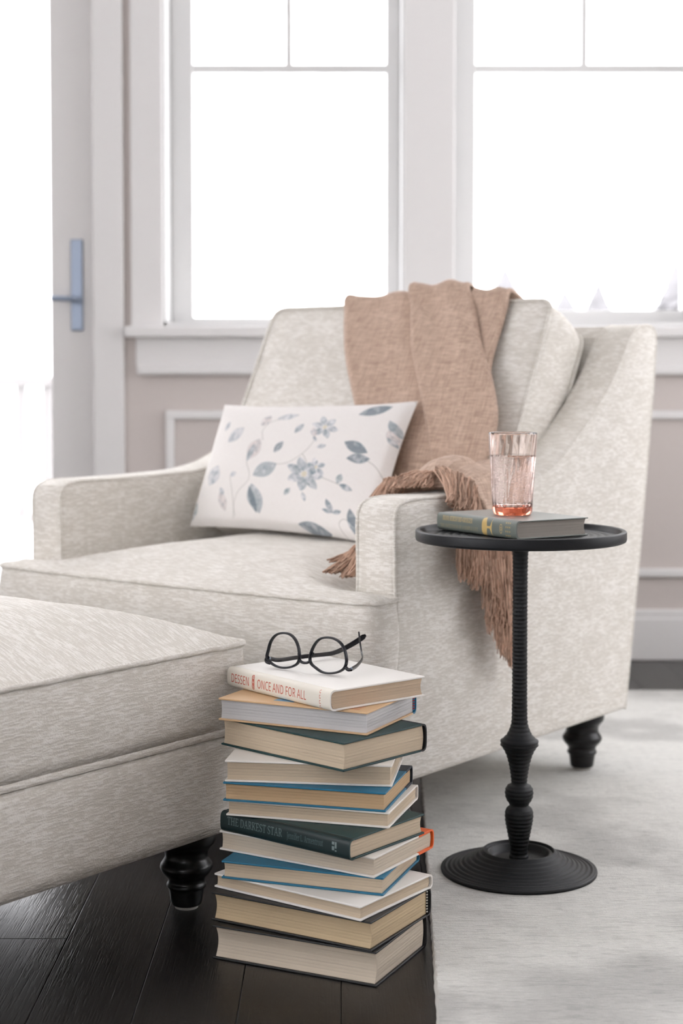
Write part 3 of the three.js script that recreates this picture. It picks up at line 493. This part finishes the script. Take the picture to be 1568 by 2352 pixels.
  for (let i = 0; i < 10; i++) { const t = 0.232 + i * 0.010; bunch(t, -0.034, 0.50, t + J(0.012), -0.044, curveAt([[0.21, 0.42], [0.37, 0.34]], t) + J(0.02), 0.1, 12, 0.012, 0.0013); }
  // along the front edge on top of the arm: loose bunches tumbling forward, curling over each other
  for (let i = 0; i < 29; i++) {
    const q = 0.33 + i * 0.0165, c = acc[Math.round(q * 90)], t = curveAt(front, q), dn = q > 0.60, reach = 0.022 + 0.03 * R(), side = J(0.02);
    const y0 = dn ? c.y : Math.max(0.634, c.y - 0.014), y1 = dn ? c.y - 0.045 : c.x > 0.086 ? c.y - 0.03 : 0.629;
    for (let k = 0; k < 38; k++) {
      const p0 = CQ(t + 0.020 + J(0.006), c.x + J(0.007), y0 + 0.010 * R()), ue = c.x + side + J(0.010) - (dn ? 0.016 : 0), low = y1 + 0.010 * R() * R(), over = ue > -0.016 && ue < 0.100, p3 = CQ(t - reach + J(0.010), dn ? Math.min(ue, -0.018) : ue, over && !dn ? Math.max(low, 0.630) : low);
      yarn(p0, p0.clone().add(V3(J(0.010), 0.010 + 0.012 * R(), 0.010 + J(0.006))), p3.clone().add(V3(J(0.012), 0.010 + 0.010 * R(), -0.012)), p3, 0.0011);
    }
  }
  // tuft inside the arm, lying on the seat
  for (let i = 0; i < 9; i++) bunch(0.075 + J(0.014), 0.108 + i * 0.004, 0.548 - i * 0.004, 0.004 + J(0.018), 0.110 + i * 0.0045, 0.480 + J(0.008) + i * 0.002, 0.03, 24, 0.012, 0.0014);
  const fr = part('fringe', mergeGeometries(yarns), std({ color: 0xffffff, vertexColors: true, roughness: 0.95 }), B, 'loose twisted yarn fringe'); fr.userData.kind = 'stuff';
}

// ---------------------------------------------------------------- books
const pageTex = tex(64, 512, (x, y) => { const l = hash(0, y, 141), l2 = vnoise(0.5, y / 9, 142), k = 0.94 + 0.06 * l + 0.05 * (l2 - 0.5) - (hash(0, y, 143) > 0.93 ? 0.09 : 0); return [k, k, k]; }, true, [4, 24]);
const pageBump = tex(16, 512, (x, y) => hash(0, y, 141), false, [4, 24]);
const pageMat = (r, g, b) => std({ color: rgb(r, g, b), map: pageTex, bumpMap: pageBump, bumpScale: 0.0004, roughness: 0.9 });
const coverMat = (r, g, b, rough = 0.6) => std({ color: rgb(r, g, b), roughness: rough, bumpMap: fabBumpFine, bumpScale: 0.0001 });
const fabBumpFine = tex(256, 256, (x, y) => 0.5 + 0.25 * Math.sin(x * Math.PI / 2) * Math.sin(y * Math.PI / 2) + 0.25 * vnoise(x / 2, y / 2, 151, 128, 128), false, [6, 6]);
// own frame: x along the spine (0..L), z across (0 = face turned to the room's left front, W = far face), y up; origin at the near bottom corner
function makeBook(label, at, deg, L, W, T, o, group) {
  const b = thing('book', label, 'book', at, Math.PI - THREE.MathUtils.degToRad(deg), group);
  const bt = o.board ?? 0.0028, ov = o.over ?? 0.0032, spineNear = !!o.spineNear, hinge = 0.0085;
  const Z = (w) => (spineNear ? w : W - w);                              // w measured from the spine
  const flipIf = (g) => { if (!spineNear) { g.scale(1, 1, -1); g.translate(0, 0, W); const i = g.index; if (i) { const x = i.array; for (let k = 0; k < x.length; k += 3) { const t = x[k]; x[k] = x[k + 1]; x[k + 1] = t; } } else { for (const n of Object.keys(g.attributes)) { const A = g.attributes[n], s = A.itemSize, a = A.array; for (let k = 0; k < A.count; k += 3) for (let m = 0; m < s; m++) { const t = a[k * s + m]; a[k * s + m] = a[(k + 1) * s + m]; a[(k + 1) * s + m] = t; } } } } return g; };
  const cm = o.cover, top = o.coverTop ?? cm;
  for (const [y0, m, nm] of [[0, cm, 'cover_board'], [T - bt, top, 'cover_board']]) {
    const g = new RoundedBoxGeometry(L, bt, W - hinge, 2, 0.0009).translate(L / 2, y0 + bt / 2, hinge + (W - hinge) / 2), p = g.attributes.position, uv = new Float32Array(p.count * 2);
    for (let i = 0; i < p.count; i++) { uv[2 * i] = p.getX(i) / (o.topMap ? L : 1); uv[2 * i + 1] = p.getZ(i) / (o.topMap ? W : 1); }
    g.setAttribute('uv', new THREE.BufferAttribute(uv, 2));
    const board = part(nm, flipIf(g), m, b);
    if (o.band && y0 === 0 || o.band && y0 > 0) { const bw = o.band.width, q = new RoundedBoxGeometry(L + 0.0008, bt + 0.0008, bw, 2, 0.0008).translate(L / 2, y0 + bt / 2, hinge + bw / 2); part('jacket_band', flipIf(q), o.band.m, board); }
  }
  // spine: rounded shell over the back
  const sb = o.round ?? 0.0035, n = 18, outer = [], inner = [];
  for (let i = 0; i <= n; i++) { const a = -Math.PI / 2 + Math.PI * i / n, sy = Math.sign(Math.sin(a)) * Math.pow(Math.abs(Math.sin(a)), 0.55), cx = Math.pow(Math.max(0, Math.cos(a)), 0.75); outer.push([hinge * 0.6 - (hinge * 0.6 + sb) * cx, T / 2 + (T / 2) * sy]); inner.push([hinge * 0.6 + 0.0022 - (hinge * 0.6 + sb) * cx, T / 2 + (T / 2 - 0.0022) * sy]); }
  outer.unshift([hinge + 0.0006, 0.0006]); outer.push([hinge + 0.0006, T - 0.0006]); inner.unshift([hinge + 0.0006, 0.0024]); inner.push([hinge + 0.0006, T - 0.0024]);
  const rows = outer.length, lens = [0]; for (let i = 1; i < rows; i++) lens.push(lens[i - 1] + Math.hypot(outer[i][0] - outer[i - 1][0], outer[i][1] - outer[i - 1][1]));
  const shell = (pts, flip) => { const g = gridGeo(1, rows - 1, (i, j) => { const k = Math.round(j * (rows - 1)); return V3(i * L, pts[k][1], pts[k][0]); }), uv = g.attributes.uv; for (let i = 0; i < uv.count; i++) { const k = Math.floor(i / 2); uv.setXY(i, 1 - g.attributes.position.getX(i) / L, lens[k] / lens[rows - 1]); } if (flip) { const x = g.index.array; for (let k = 0; k < x.length; k += 3) { const t = x[k]; x[k] = x[k + 1]; x[k + 1] = t; } g.computeVertexNormals(); } return g; };
  const caps = []; for (const x of [0, L]) caps.push(gridGeo(1, rows - 1, (i, j) => { const k = Math.round(j * (rows - 1)), q = i ? inner[k] : outer[k]; return V3(x, q[1], q[0]); }));
  const spineMat = o.spineMap ? std({ map: o.spineMap, roughness: o.rough ?? 0.55 }) : (o.spineColor ?? cm);
  part('spine', flipIf(shell(outer, true)), spineMat, b);
  part('spine_lining', flipIf(merge([shell(inner, false), ...caps])), o.spineColor ?? cm, b);
  // page block with rounded back and hollow fore-edge
  const s = new THREE.Shape(), y0 = bt, y1 = T - bt, f = W - ov, hollow = (o.hollow ?? 0.10) * T, back = 0.0035;
  s.moveTo(back, y0); s.lineTo(f, y0); for (let i = 1; i <= 10; i++) { const k = i / 10; s.lineTo(f - hollow * Math.sin(Math.PI * k), lerp(y0, y1, k)); } s.lineTo(back, y1); for (let i = 1; i <= 6; i++) s.lineTo(back - sb * 0.7 * Math.sin(Math.PI * i / 6), lerp(y1, y0, i / 6));
  const g = new THREE.ExtrudeGeometry(s, { depth: L - 2 * ov, bevelEnabled: false });
  const p = g.attributes.position, uv = g.attributes.uv; for (let i = 0; i < p.count; i++) { const w = p.getX(i), y = p.getY(i), x = p.getZ(i) + ov; p.setXYZ(i, x, y, w); uv.setXY(i, x + w, y); }
  { const x = g.index ? g.index.array : null, A = p.array; if (!x) { for (let k = 0; k < p.count; k += 3) for (const at2 of [p, uv]) for (let m = 0; m < at2.itemSize; m++) { const a = at2.array, t = a[k * at2.itemSize + m]; a[k * at2.itemSize + m] = a[(k + 1) * at2.itemSize + m]; a[(k + 1) * at2.itemSize + m] = t; } } }
  flipIf(g); g.computeVertexNormals();
  part('pages', g, o.pages, b);
  if (o.headband) for (const xe of [ov - 0.0012, L - ov + 0.0012]) { const hb = [], [c1, c2] = o.headband, k = Math.max(6, Math.round(T / 0.0028)); for (let i = 0; i < k; i++) { const q = new THREE.SphereGeometry(0.0015, 8, 6).translate(xe, lerp(bt + 0.002, T - bt - 0.002, (i + 0.5) / k), 0.0028); const col = i % 2 ? c1 : c2, a = new Float32Array(q.attributes.position.count * 3); for (let m = 0; m < a.length; m += 3) { a[m] = col[0]; a[m + 1] = col[1]; a[m + 2] = col[2]; } q.setAttribute('color', new THREE.BufferAttribute(a, 3)); hb.push(q); } const hg = mergeGeometries(hb); part('headband', flipIf(hg), std({ color: 0xffffff, vertexColors: true, roughness: 0.8 }), b); }
  return b;
}
const spineText = (w, h, bg, draw) => { const t = canvasTex(w, h, (g) => { g.fillStyle = bg; g.fillRect(0, 0, w, h); draw(g, w, h); }); t.flipY = true; return t; };
const put = (g, str, x, y, size, face, color, width) => { g.font = size + 'px ' + face; g.fillStyle = color; g.textBaseline = 'middle'; const m = g.measureText(str).width; g.save(); g.translate(x, y); if (width) g.scale(width / m, 1); g.fillText(str, 0, 0); g.restore(); };
const rosette = (g, x, y, r, col) => { g.strokeStyle = col; g.lineWidth = r * 0.13; for (let k = 0; k < 3; k++) { g.beginPath(); g.ellipse(x, y + (k - 1) * r * 0.62, r * 0.45, r * 0.42, 0, 0, 7); g.stroke(); g.beginPath(); g.arc(x, y + (k - 1) * r * 0.62, r * 0.2, 0, 7); g.stroke(); } g.beginPath(); g.moveTo(x - r * 0.4, y - r); g.quadraticCurveTo(x + r * 0.5, y, x - r * 0.2, y + r * 1.05); g.stroke(); };
const cream = pageMat(0.80, 0.655, 0.48), ivory = pageMat(0.82, 0.71, 0.57), tan = pageMat(0.72, 0.50, 0.29), grey = pageMat(0.76, 0.745, 0.75), old = pageMat(0.76, 0.59, 0.37);
const black = coverMat(0.012, 0.012, 0.013, 0.45), white = coverMat(0.84, 0.81, 0.77), paper = coverMat(0.80, 0.76, 0.71), blue = coverMat(0.010, 0.145, 0.26, 0.5), green = coverMat(0.008, 0.040, 0.042, 0.5), kraft = coverMat(0.60, 0.40, 0.23), orange = coverMat(0.80, 0.13, 0.02, 0.45), navy = coverMat(0.012, 0.018, 0.03), sage = phys({ color: rgb(0.17, 0.19, 0.172), roughness: 0.5, clearcoat: 1, clearcoatRoughness: 0.36 });
const dessen = spineText(1600, 220, 'rgb(226,220,208)', (g, w, h) => { put(g, 'DESSEN', 65, h * 0.50, 78, 'sans-serif', 'rgb(186,84,66)', 300); rosette(g, 430, h * 0.48, 44, 'rgb(186,84,66)'); put(g, 'ONCE AND FOR ALL', 490, h * 0.50, 78, 'sans-serif', 'rgb(186,84,66)', 760); g.strokeStyle = 'rgb(196,110,92)'; g.lineWidth = 5; for (let k = 0; k < 4; k++) { g.beginPath(); g.arc(1455, h * (0.28 + k * 0.15), 10, 0.6, 5.2); g.stroke(); } });
const darkest = spineText(1600, 240, 'rgb(14,36,38)', (g, w, h) => { put(g, 'THE DARKEST STAR', 90, h * 0.44, 78, 'serif', 'rgb(104,120,120)', 700); put(g, 'Jennifer L. Armentrout', 850, h * 0.46, 60, 'serif', 'rgb(88,104,104)', 440); g.fillStyle = 'rgb(120,134,134)'; g.fillRect(1395, h * 0.34, 28, 20); g.fillRect(1430, h * 0.34, 20, 44); g.fillRect(1395, h * 0.47, 28, 28); g.fillRect(1430, h * 0.57, 20, 10); });
const leafCover = std({ roughness: 0.5, map: canvasTex(800, 560, (g, w, h) => { g.fillStyle = 'rgb(214,178,136)'; g.fillRect(0, 0, w, h); const R = rng(9); for (let k = 0; k < 20; k++) { g.fillStyle = k < 4 ? 'rgb(188,92,62)' : 'rgb(132,100,70)'; g.fillRect(60, 40 + k * 22, 280 + R() * 60, k < 4 ? 9 : 5); } g.fillStyle = 'rgb(120,160,190)'; g.fillRect(420, 60, 110, 50); g.fillStyle = 'rgb(70,50,40)'; for (let k = 0; k < 5; k++) { g.beginPath(); g.ellipse(560 + k * 40, 470 - k * 8, 16, 7, -0.4, 0, 7); g.fill(); } }) });
const stack = 'books stacked on the floor beside the ottoman';
const bookAt = (x, d, h) => [x, h, -d];
let hh = 0; const lay = (label, x, d, deg, L, W, T, o) => { makeBook(label, bookAt(x, d, hh), deg, L, W, T - 0.0004, o, stack); hh += T; };
lay('thick black-covered hardcover with ivory pages, bottom of the stack', 0.0469, 2.1469, 25.6, 0.256, 0.174, 0.0485, { cover: black, pages: ivory, hollow: 0.15, over: 0.004, round: 0.006 });
lay('thick black-covered hardcover with yellowed tan pages and dotted headband', 0.0401, 2.1469, 30.0, 0.262, 0.174, 0.0412, { cover: black, pages: old, hollow: 0.12, over: 0.004, round: 0.006, headband: [[0.02, 0.02, 0.02], [0.7, 0.68, 0.62]] });
lay('thin white hardcover directly on the tan-paged black book', 0.0259, 2.1486, 35.6, 0.258, 0.178, 0.0209, { cover: white, pages: cream, hollow: 0.05 });
lay('bright blue hardcover with cream pages, lower of the two blue books', 0.0576, 2.1918, 19.4, 0.243, 0.172, 0.0259, { cover: blue, pages: cream, hollow: 0.08 });
lay('white-jacketed hardcover with an orange spine', 0.0450, 2.1888, 31.5, 0.262, 0.170, 0.0288, { cover: paper, pages: ivory, hollow: 0.04, spineColor: orange, band: { width: 0.034, m: orange } });
lay('dark green hardcover with grey serif title on its spine', 0.0131, 2.1737, 38.8, 0.240, 0.171, 0.0298, { cover: green, pages: cream, spineNear: true, spineMap: darkest, round: 0.004, hollow: 0.12, rough: 0.45 });
lay('off-white hardcover between the green titled book and the upper blue book', 0.0663, 2.2260, 16.7, 0.243, 0.166, 0.0231, { cover: paper, pages: cream, hollow: 0.04 });
lay('blue-covered hardcover with dark spine and tan pages', 0.0614, 2.2260, 15.2, 0.240, 0.170, 0.0279, { cover: blue, pages: tan, hollow: 0.06, spineColor: navy, band: { width: 0.03, m: navy } });
lay('off-white hardcover right under the thick dark green book', 0.0715, 2.2567, 7.5, 0.241, 0.160, 0.0314, { cover: paper, pages: cream, hollow: 0.06 });
lay('thick dark green hardcover with plain cream fore-edge', 0.0028, 2.2158, 43.0, 0.250, 0.176, 0.0413, { cover: green, pages: cream, hollow: 0.05, round: 0.004, spineColor: black });
lay('tan-covered hardcover with grey-white pages and red and blue headband', 0.0364, 2.2598, 25.9, 0.243, 0.173, 0.0336, { cover: kraft, coverTop: leafCover, topMap: true, pages: grey, hollow: 0.05, headband: [[0.45, 0.03, 0.03], [0.05, 0.25, 0.45]], spineColor: blue });
lay('cream hardcover with red sans-serif spine title, under the eyeglasses', -0.0125, 2.2640, 50.5, 0.250, 0.177, 0.0305, { cover: white, pages: pageMat(0.78, 0.60, 0.43), spineNear: true, spineMap: dessen, round: 0.005, hollow: 0.10, spineColor: white });
const stackTop = hh;

// ---------------------------------------------------------------- eyeglasses, upside down on the top book
{
  const G = thing('eyeglasses', 'black-framed eyeglasses lying upside down on the cream top book', 'eyeglasses');
  const m = phys({ color: rgb(0.004, 0.004, 0.008), roughness: 0.24, specularIntensity: 0.7 }), y0 = stackTop;
  const Z = (x, y) => [580 + x / 5.407, 1430 + y / 5.407];             // where the outline was read off
  const pA = V3(-0.1155, 0, -2.448), pB = V3(0.0150, 0, -2.362), along = pB.clone().sub(pA).normalize(), nrm = V3(-along.z, 0, along.x).normalize();   // frame plane: through both hinges
  const tilt = V3(0, 1, 0).addScaledVector(nrm, nrm.z < 0 ? 0.10 : -0.10).normalize(), pn = along.clone().cross(tilt).normalize();
  const onFrame = (x, y) => { const [px, py] = Z(x, y), [a, u] = ray(px, py), dir = V3(a, u, -1), o = V3(0, EYE, 0), p0 = pA.clone().setY(y0 + 0.006), k = p0.clone().sub(o).dot(pn) / dir.dot(pn); return o.addScaledVector(dir, k); };
  const rims = { l: [[180, 440], [195, 350], [230, 235], [290, 162], [370, 137], [460, 152], [520, 205], [560, 285], [578, 370], [580, 450], [560, 510], [500, 550], [400, 568], [300, 550], [225, 505]], r: [[712, 470], [727, 380], [775, 275], [835, 212], [920, 192], [1010, 207], [1085, 255], [1135, 330], [1160, 420], [1163, 510], [1135, 575], [1070, 618], [960, 637], [860, 620], [785, 570], [730, 520]] };
  let low = 1e9; const R3 = {}; for (const k of ['l', 'r']) { R3[k] = spline(rims[k].map((q) => onFrame(...q)), 72, true); for (const v of R3[k]) low = Math.min(low, v.y); }
  const lift = y0 + 0.0024 - low;
  const up = (v) => v.clone().setY(v.y + lift);
  for (const k of ['l', 'r']) {
    const pts = R3[k].slice(0, -1).map(up), ctr = pts.reduce((a, v) => a.add(v), V3(0, 0, 0)).multiplyScalar(1 / pts.length);
    const rim = part('rim', merge([tube(pts, 0.0018, 8, true, 200), tube(pts.map((v) => v.clone().addScaledVector(pn, 0.0018)), 0.0016, 8, true, 200), tube(pts.map((v) => v.clone().addScaledVector(pn, -0.0018)), 0.0016, 8, true, 200)]), m, G);
    const pos = [ctr.x, ctr.y, ctr.z], idx = []; pts.forEach((v) => pos.push(v.x, v.y, v.z)); for (let i = 0; i < pts.length; i++) idx.push(0, 1 + i, 1 + (i + 1) % pts.length);
    const lg = new THREE.BufferGeometry(); lg.setAttribute('position', new THREE.Float32BufferAttribute(pos, 3)); lg.setIndex(idx); lg.computeVertexNormals();
    part('lens', lg, phys({ color: 0xffffff, transmission: 1, thickness: 0, roughness: 0, ior: 1.5 }), G, 'clear lens');
  }
  const F = (x, y) => up(onFrame(x, y));
  part('bridge', merge([tube([F(578, 455), F(600, 492), F(650, 508), F(700, 495), F(716, 468)], 0.0022, 8), tube([F(566, 390), F(588, 420), F(594, 452)], 0.0020, 8), tube([F(722, 430), F(742, 418), F(752, 380)], 0.0018, 8)]), m, G);
  const hl = F(160, 478), hr = F(1215, 592);
  part('end_piece', tube([F(196, 430), F(168, 462), F(172, 492), F(215, 512)], 0.0026, 8), m, G); part('end_piece', tube([F(1150, 560), F(1185, 592), F(1225, 590)], 0.0027, 8), m, G);
  const back = (x, y, d) => { const [px, py] = Z(x, y); return atDepth(px, py, d); };
  const temple = (pts, w0, w1) => { const n = 40, q = spline(pts, n), g = gridGeo(10, n, (i, j) => { const k = Math.round(j * n), c = q[k], d = q[Math.min(n, k + 1)].clone().sub(q[Math.max(0, k - 1)]).normalize(), s = V3(0, 1, 0).cross(d).normalize(), t = d.clone().cross(s).normalize(), a = i * Math.PI * 2, w = lerp(w0, w1, smooth(0.5, 0.95, k / n)) * (k === 0 || k === n ? 0.45 : 1); return c.clone().addScaledVector(t, Math.sin(a) * w).addScaledVector(s, Math.cos(a) * 0.0012); }); return g; };
  const dl = -hl.z, dr = -hr.z;
  part('temple', temple([hl.clone().add(V3(0.004, 0.003, -0.004)), back(300, 465, dl + 0.016), back(560, 432, dl + 0.044), back(760, 408, dl + 0.062), back(1000, 378, dl + 0.084), back(1130, 325, dl + 0.094), back(1290, 235, dl + 0.104), back(1405, 155, dl + 0.110)], 0.0034, 0.0046), m, G);
  part('temple', temple([hr.clone().add(V3(0.001, 0, -0.002)), back(1300, 530, dr + 0.04), back(1362, 440, dr + 0.082), back(1352, 370, dr + 0.105), back(1335, 260, dr + 0.118), back(1318, 115, dr + 0.128)], 0.0032, 0.0034), m, G);
  part('hinge', new THREE.SphereGeometry(0.0022, 10, 8).translate(hl.x + 0.006, hl.y + 0.003, hl.z - 0.003), M.steel, G, 'tiny steel hinge'); part('hinge', new THREE.SphereGeometry(0.0020, 10, 8).translate(hr.x + 0.001, hr.y + 0.001, hr.z - 0.003), M.steel, G, 'tiny steel hinge');
}

// ---------------------------------------------------------------- side table
const TX = 0.294, TD = 2.639, dish = 0.5675;
{
  const t = thing('side_table', 'small round black metal drink table on a turned pedestal', 'side table', [TX, rugTop, -TD]), y = -rugTop;
  const rings = []; for (let i = 0; i <= 60; i++) { const r = 0.150 * i / 60; rings.push([Math.max(r, 0.0001), dish + y + 0.0018 * Math.pow(Math.abs(Math.sin(r * Math.PI / 0.0125)), 0.7)]); }
  const topP = [...rings, [0.158, dish + y], [0.1615, dish + y + 0.002], [0.1635, dish + y + 0.0075], [0.1655, dish + y + 0.0092], [0.1705, dish + y + 0.0092], [0.1725, dish + y + 0.0075], [0.1727, dish + y - 0.004], [0.1715, dish + y - 0.0075], [0.168, dish + y - 0.009], [0.03, dish + y - 0.009], [0.0001, dish + y - 0.009]];
  part('tray_top', lathe(topP.slice().reverse(), 128), M.iron, t);
  // pedestal: turned profile with a fine hammered spiral
  const PR = [[0.0001, 0.556], [0.0215, 0.556], [0.0215, 0.550], [0.0165, 0.546], [0.0128, 0.538], [0.0122, 0.50], [0.0122, 0.40], [0.0125, 0.30], [0.0130, 0.265], [0.0140, 0.254], [0.0168, 0.2455], [0.0205, 0.2375], [0.0262, 0.2310], [0.0312, 0.2275], [0.0312, 0.2195], [0.0290, 0.2165], [0.0255, 0.2115], [0.0215, 0.203], [0.0175, 0.189], [0.0145, 0.172], [0.0130, 0.158], [0.0140, 0.1545], [0.0195, 0.152], [0.0228, 0.146], [0.0236, 0.139], [0.0222, 0.131], [0.0180, 0.1235], [0.0152, 0.1195], [0.0185, 0.1165], [0.0225, 0.111], [0.0236, 0.103], [0.0230, 0.094], [0.0205, 0.080], [0.0172, 0.063], [0.0148, 0.048], [0.0145, 0.038], [0.0165, 0.031], [0.0225, 0.0245], [0.0260, 0.022]];
  const fine = []; for (let i = 0; i + 1 < PR.length; i++) { const n = Math.max(2, Math.round(Math.abs(PR[i][1] - PR[i + 1][1]) / 0.0016)); for (let k = 0; k < n; k++) { const h = lerp(PR[i][1], PR[i + 1][1], k / n), r = lerp(PR[i][0], PR[i + 1][0], k / n), rib = h < 0.54 ? 0.00045 * Math.sin(h * Math.PI * 2 / 0.0066) : 0; fine.push([Math.max(0.0001, r + rib), h + y]); } } fine.push([0.026, 0.022 + y]);
  part('pedestal', lathe(fine.slice().reverse(), 40), M.iron, t);
  const bs = [[0.0001, 0.0225], [0.030, 0.0215], [0.040, 0.0205], [0.0455, 0.0235], [0.0485, 0.0305], [0.0515, 0.0325], [0.0545, 0.0320], [0.057, 0.0295]];
  for (let i = 1; i <= 90; i++) { const k = i / 90, r = lerp(0.057, 0.126, k), h = 0.0295 * Math.pow(1 - k, 1.75) + 0.0065; bs.push([r, h + 0.0007 * Math.sin((r - 0.057) * Math.PI * 2 / 0.0078)]); }
  bs.push([0.1285, 0.0055], [0.1292, 0.003], [0.1285, 0.0004], [0.0001, 0.0004]);
  part('base', lathe(bs.slice().reverse().map(([r, h]) => [r, h]), 128), M.iron, t);
}
// ---------------------------------------------------------------- book and tumbler on the table
const tbT = 0.0295, tbH = dish + 0.0020;
const gold = 'rgb(206,176,112)';
const kroeger = spineText(1600, 230, 'rgb(108,114,108)', (g, w, h) => {
  put(g, 'DIANA BERESFORD-KROEGER', 120, h * 0.36, 50, 'serif', gold, 620); put(g, 'THE SWEETNESS OF A SIMPLE LIFE', 70, h * 0.62, 38, 'serif', 'rgb(150,140,106)', 790);
  g.fillStyle = gold; g.beginPath(); g.ellipse(985, h * 0.5, 52, 84, 0, 0, 7); g.fill(); g.fillRect(1030, h * 0.5 - 9, 80, 18); g.beginPath(); g.moveTo(1080, h * 0.5); g.quadraticCurveTo(1120, h * 0.42, 1140, h * 0.16); g.lineTo(1128, h * 0.5); g.quadraticCurveTo(1130, h * 0.7, 1140, h * 0.84); g.quadraticCurveTo(1110, h * 0.6, 1080, h * 0.5); g.fill();
  g.strokeStyle = gold; g.lineWidth = 5; g.beginPath(); g.ellipse(1310, h * 0.5, 24, 34, 0, 0, 7); g.stroke(); g.beginPath(); g.arc(1310, h * 0.5, 12, 0, 7); g.stroke();
  for (let k = 0; k < 3; k++) for (let j = 0; j < 4; j++) { g.fillStyle = 'rgb(176,154,102)'; g.fillRect(1400 + k * 36, h * (0.26 + j * 0.14), 16, 12); }
});
makeBook('sage green hardcover with gold tree on its spine, under the pink tumbler', [0.279, tbH, -2.54], 58, 0.215, 0.145, tbT, { cover: sage, pages: pageMat(0.50, 0.46, 0.41), spineNear: true, spineMap: kroeger, round: 0.004, hollow: 0.12, board: 0.0022, spineColor: sage, rough: 0.45 });
{
  const y0 = tbH + tbT, g = thing('tumbler', 'pink swirled glass tumbler of sparkling water on the sage green book', 'glass', [0.2835, y0 + 0.0004, -2.665]);
  const Hg = 0.1365, rb = 0.0322, rt = 0.0405, wall = 0.0022, floorY = 0.0135, NT = 96;
  const outerR = (y) => lerp(rb, rt, Math.pow(y / Hg, 0.9)) - 0.0035 * Math.exp(-y / 0.002), innerR = (y, a) => outerR(y) - wall - 0.0007 * (0.5 + 0.5 * Math.sin(20 * a + 75 * y));
  const ys = []; for (let i = 0; i <= 40; i++) ys.push(i / 40);
  const prof = []; prof.push([() => 0, 0.0016]); prof.push([() => rb * 0.7, 0.0010]); prof.push([() => rb * 0.88, 0]);
  for (const k of ys) { const y = k * (Hg - 0.0012) + 0.0006; prof.push([() => outerR(y), y]); }
  prof.push([() => rt - wall / 2, Hg]);
  for (const k of ys.slice().reverse()) { const y = lerp(floorY, Hg - 0.0012, k); prof.push([(a) => innerR(y, a) - 0.006 * Math.exp(-(y - floorY) / 0.0025), y]); }
  prof.push([() => 0.015, floorY - 0.0015]); prof.push([() => 0, floorY - 0.002]);
  const body = gridGeo(NT, prof.length - 1, (i, j) => { const q = prof[Math.round(j * (prof.length - 1))], a = -i * Math.PI * 2, r = Math.max(0.00002, q[0](a)); return V3(Math.cos(a) * r, q[1], Math.sin(a) * r); });
  part('glass_body', outward(body), phys({ color: 0xffffff, transmission: 1, roughness: 0.02, ior: 1.5, thickness: 0.01, attenuationColor: rgb(0.97, 0.66, 0.56), attenuationDistance: 0.020 }), g, 'pink tinted glass');
  const wl = 0.0995, wp = [[0.00002, floorY - 0.0012], [0.016, floorY - 0.0005]]; for (let i = 0; i <= 24; i++) { const y = lerp(floorY + 0.001, wl, i / 24); wp.push([outerR(y) - wall - 0.00035 - 0.005 * Math.exp(-(y - floorY) / 0.0025), y]); } wp.push([0.02, wl - 0.0008], [0.00002, wl - 0.0009]);
  part('water', lathe(wp, 64), phys({ color: 0xffffff, transmission: 1, roughness: 0, ior: 1.33, thickness: 0.05, attenuationColor: rgb(0.97, 0.90, 0.89), attenuationDistance: 0.2 }), g, 'sparkling water');
  const R = rng(201), bub = new THREE.InstancedMesh(new THREE.IcosahedronGeometry(1, 1), phys({ color: rgb(0.95, 0.9, 0.9), transmission: 1, roughness: 0.0, ior: 1.18, thickness: 0.01 }), 1700), mx = new THREE.Matrix4();
  for (let i = 0; i < 1700; i++) { const y = floorY + 0.003 + R() * (wl - floorY - 0.006), a = R() * 6.283, r = (outerR(y) - wall - 0.0022) * (0.35 + 0.65 * Math.sqrt(R())), s = 0.00034 + 0.0008 * R() * R(); mx.makeScale(s, s, s).setPosition(Math.cos(a) * r * 0.97, y, Math.sin(a) * r * 0.97); bub.setMatrixAt(i, mx); }
  bub.name = 'bubbles'; bub.userData = { kind: 'stuff' }; g.add(bub);
}

scene.traverse((o) => { if (o.isMesh) { o.castShadow = true; o.receiveShadow = true; } });
renderer.render(scene, camera);
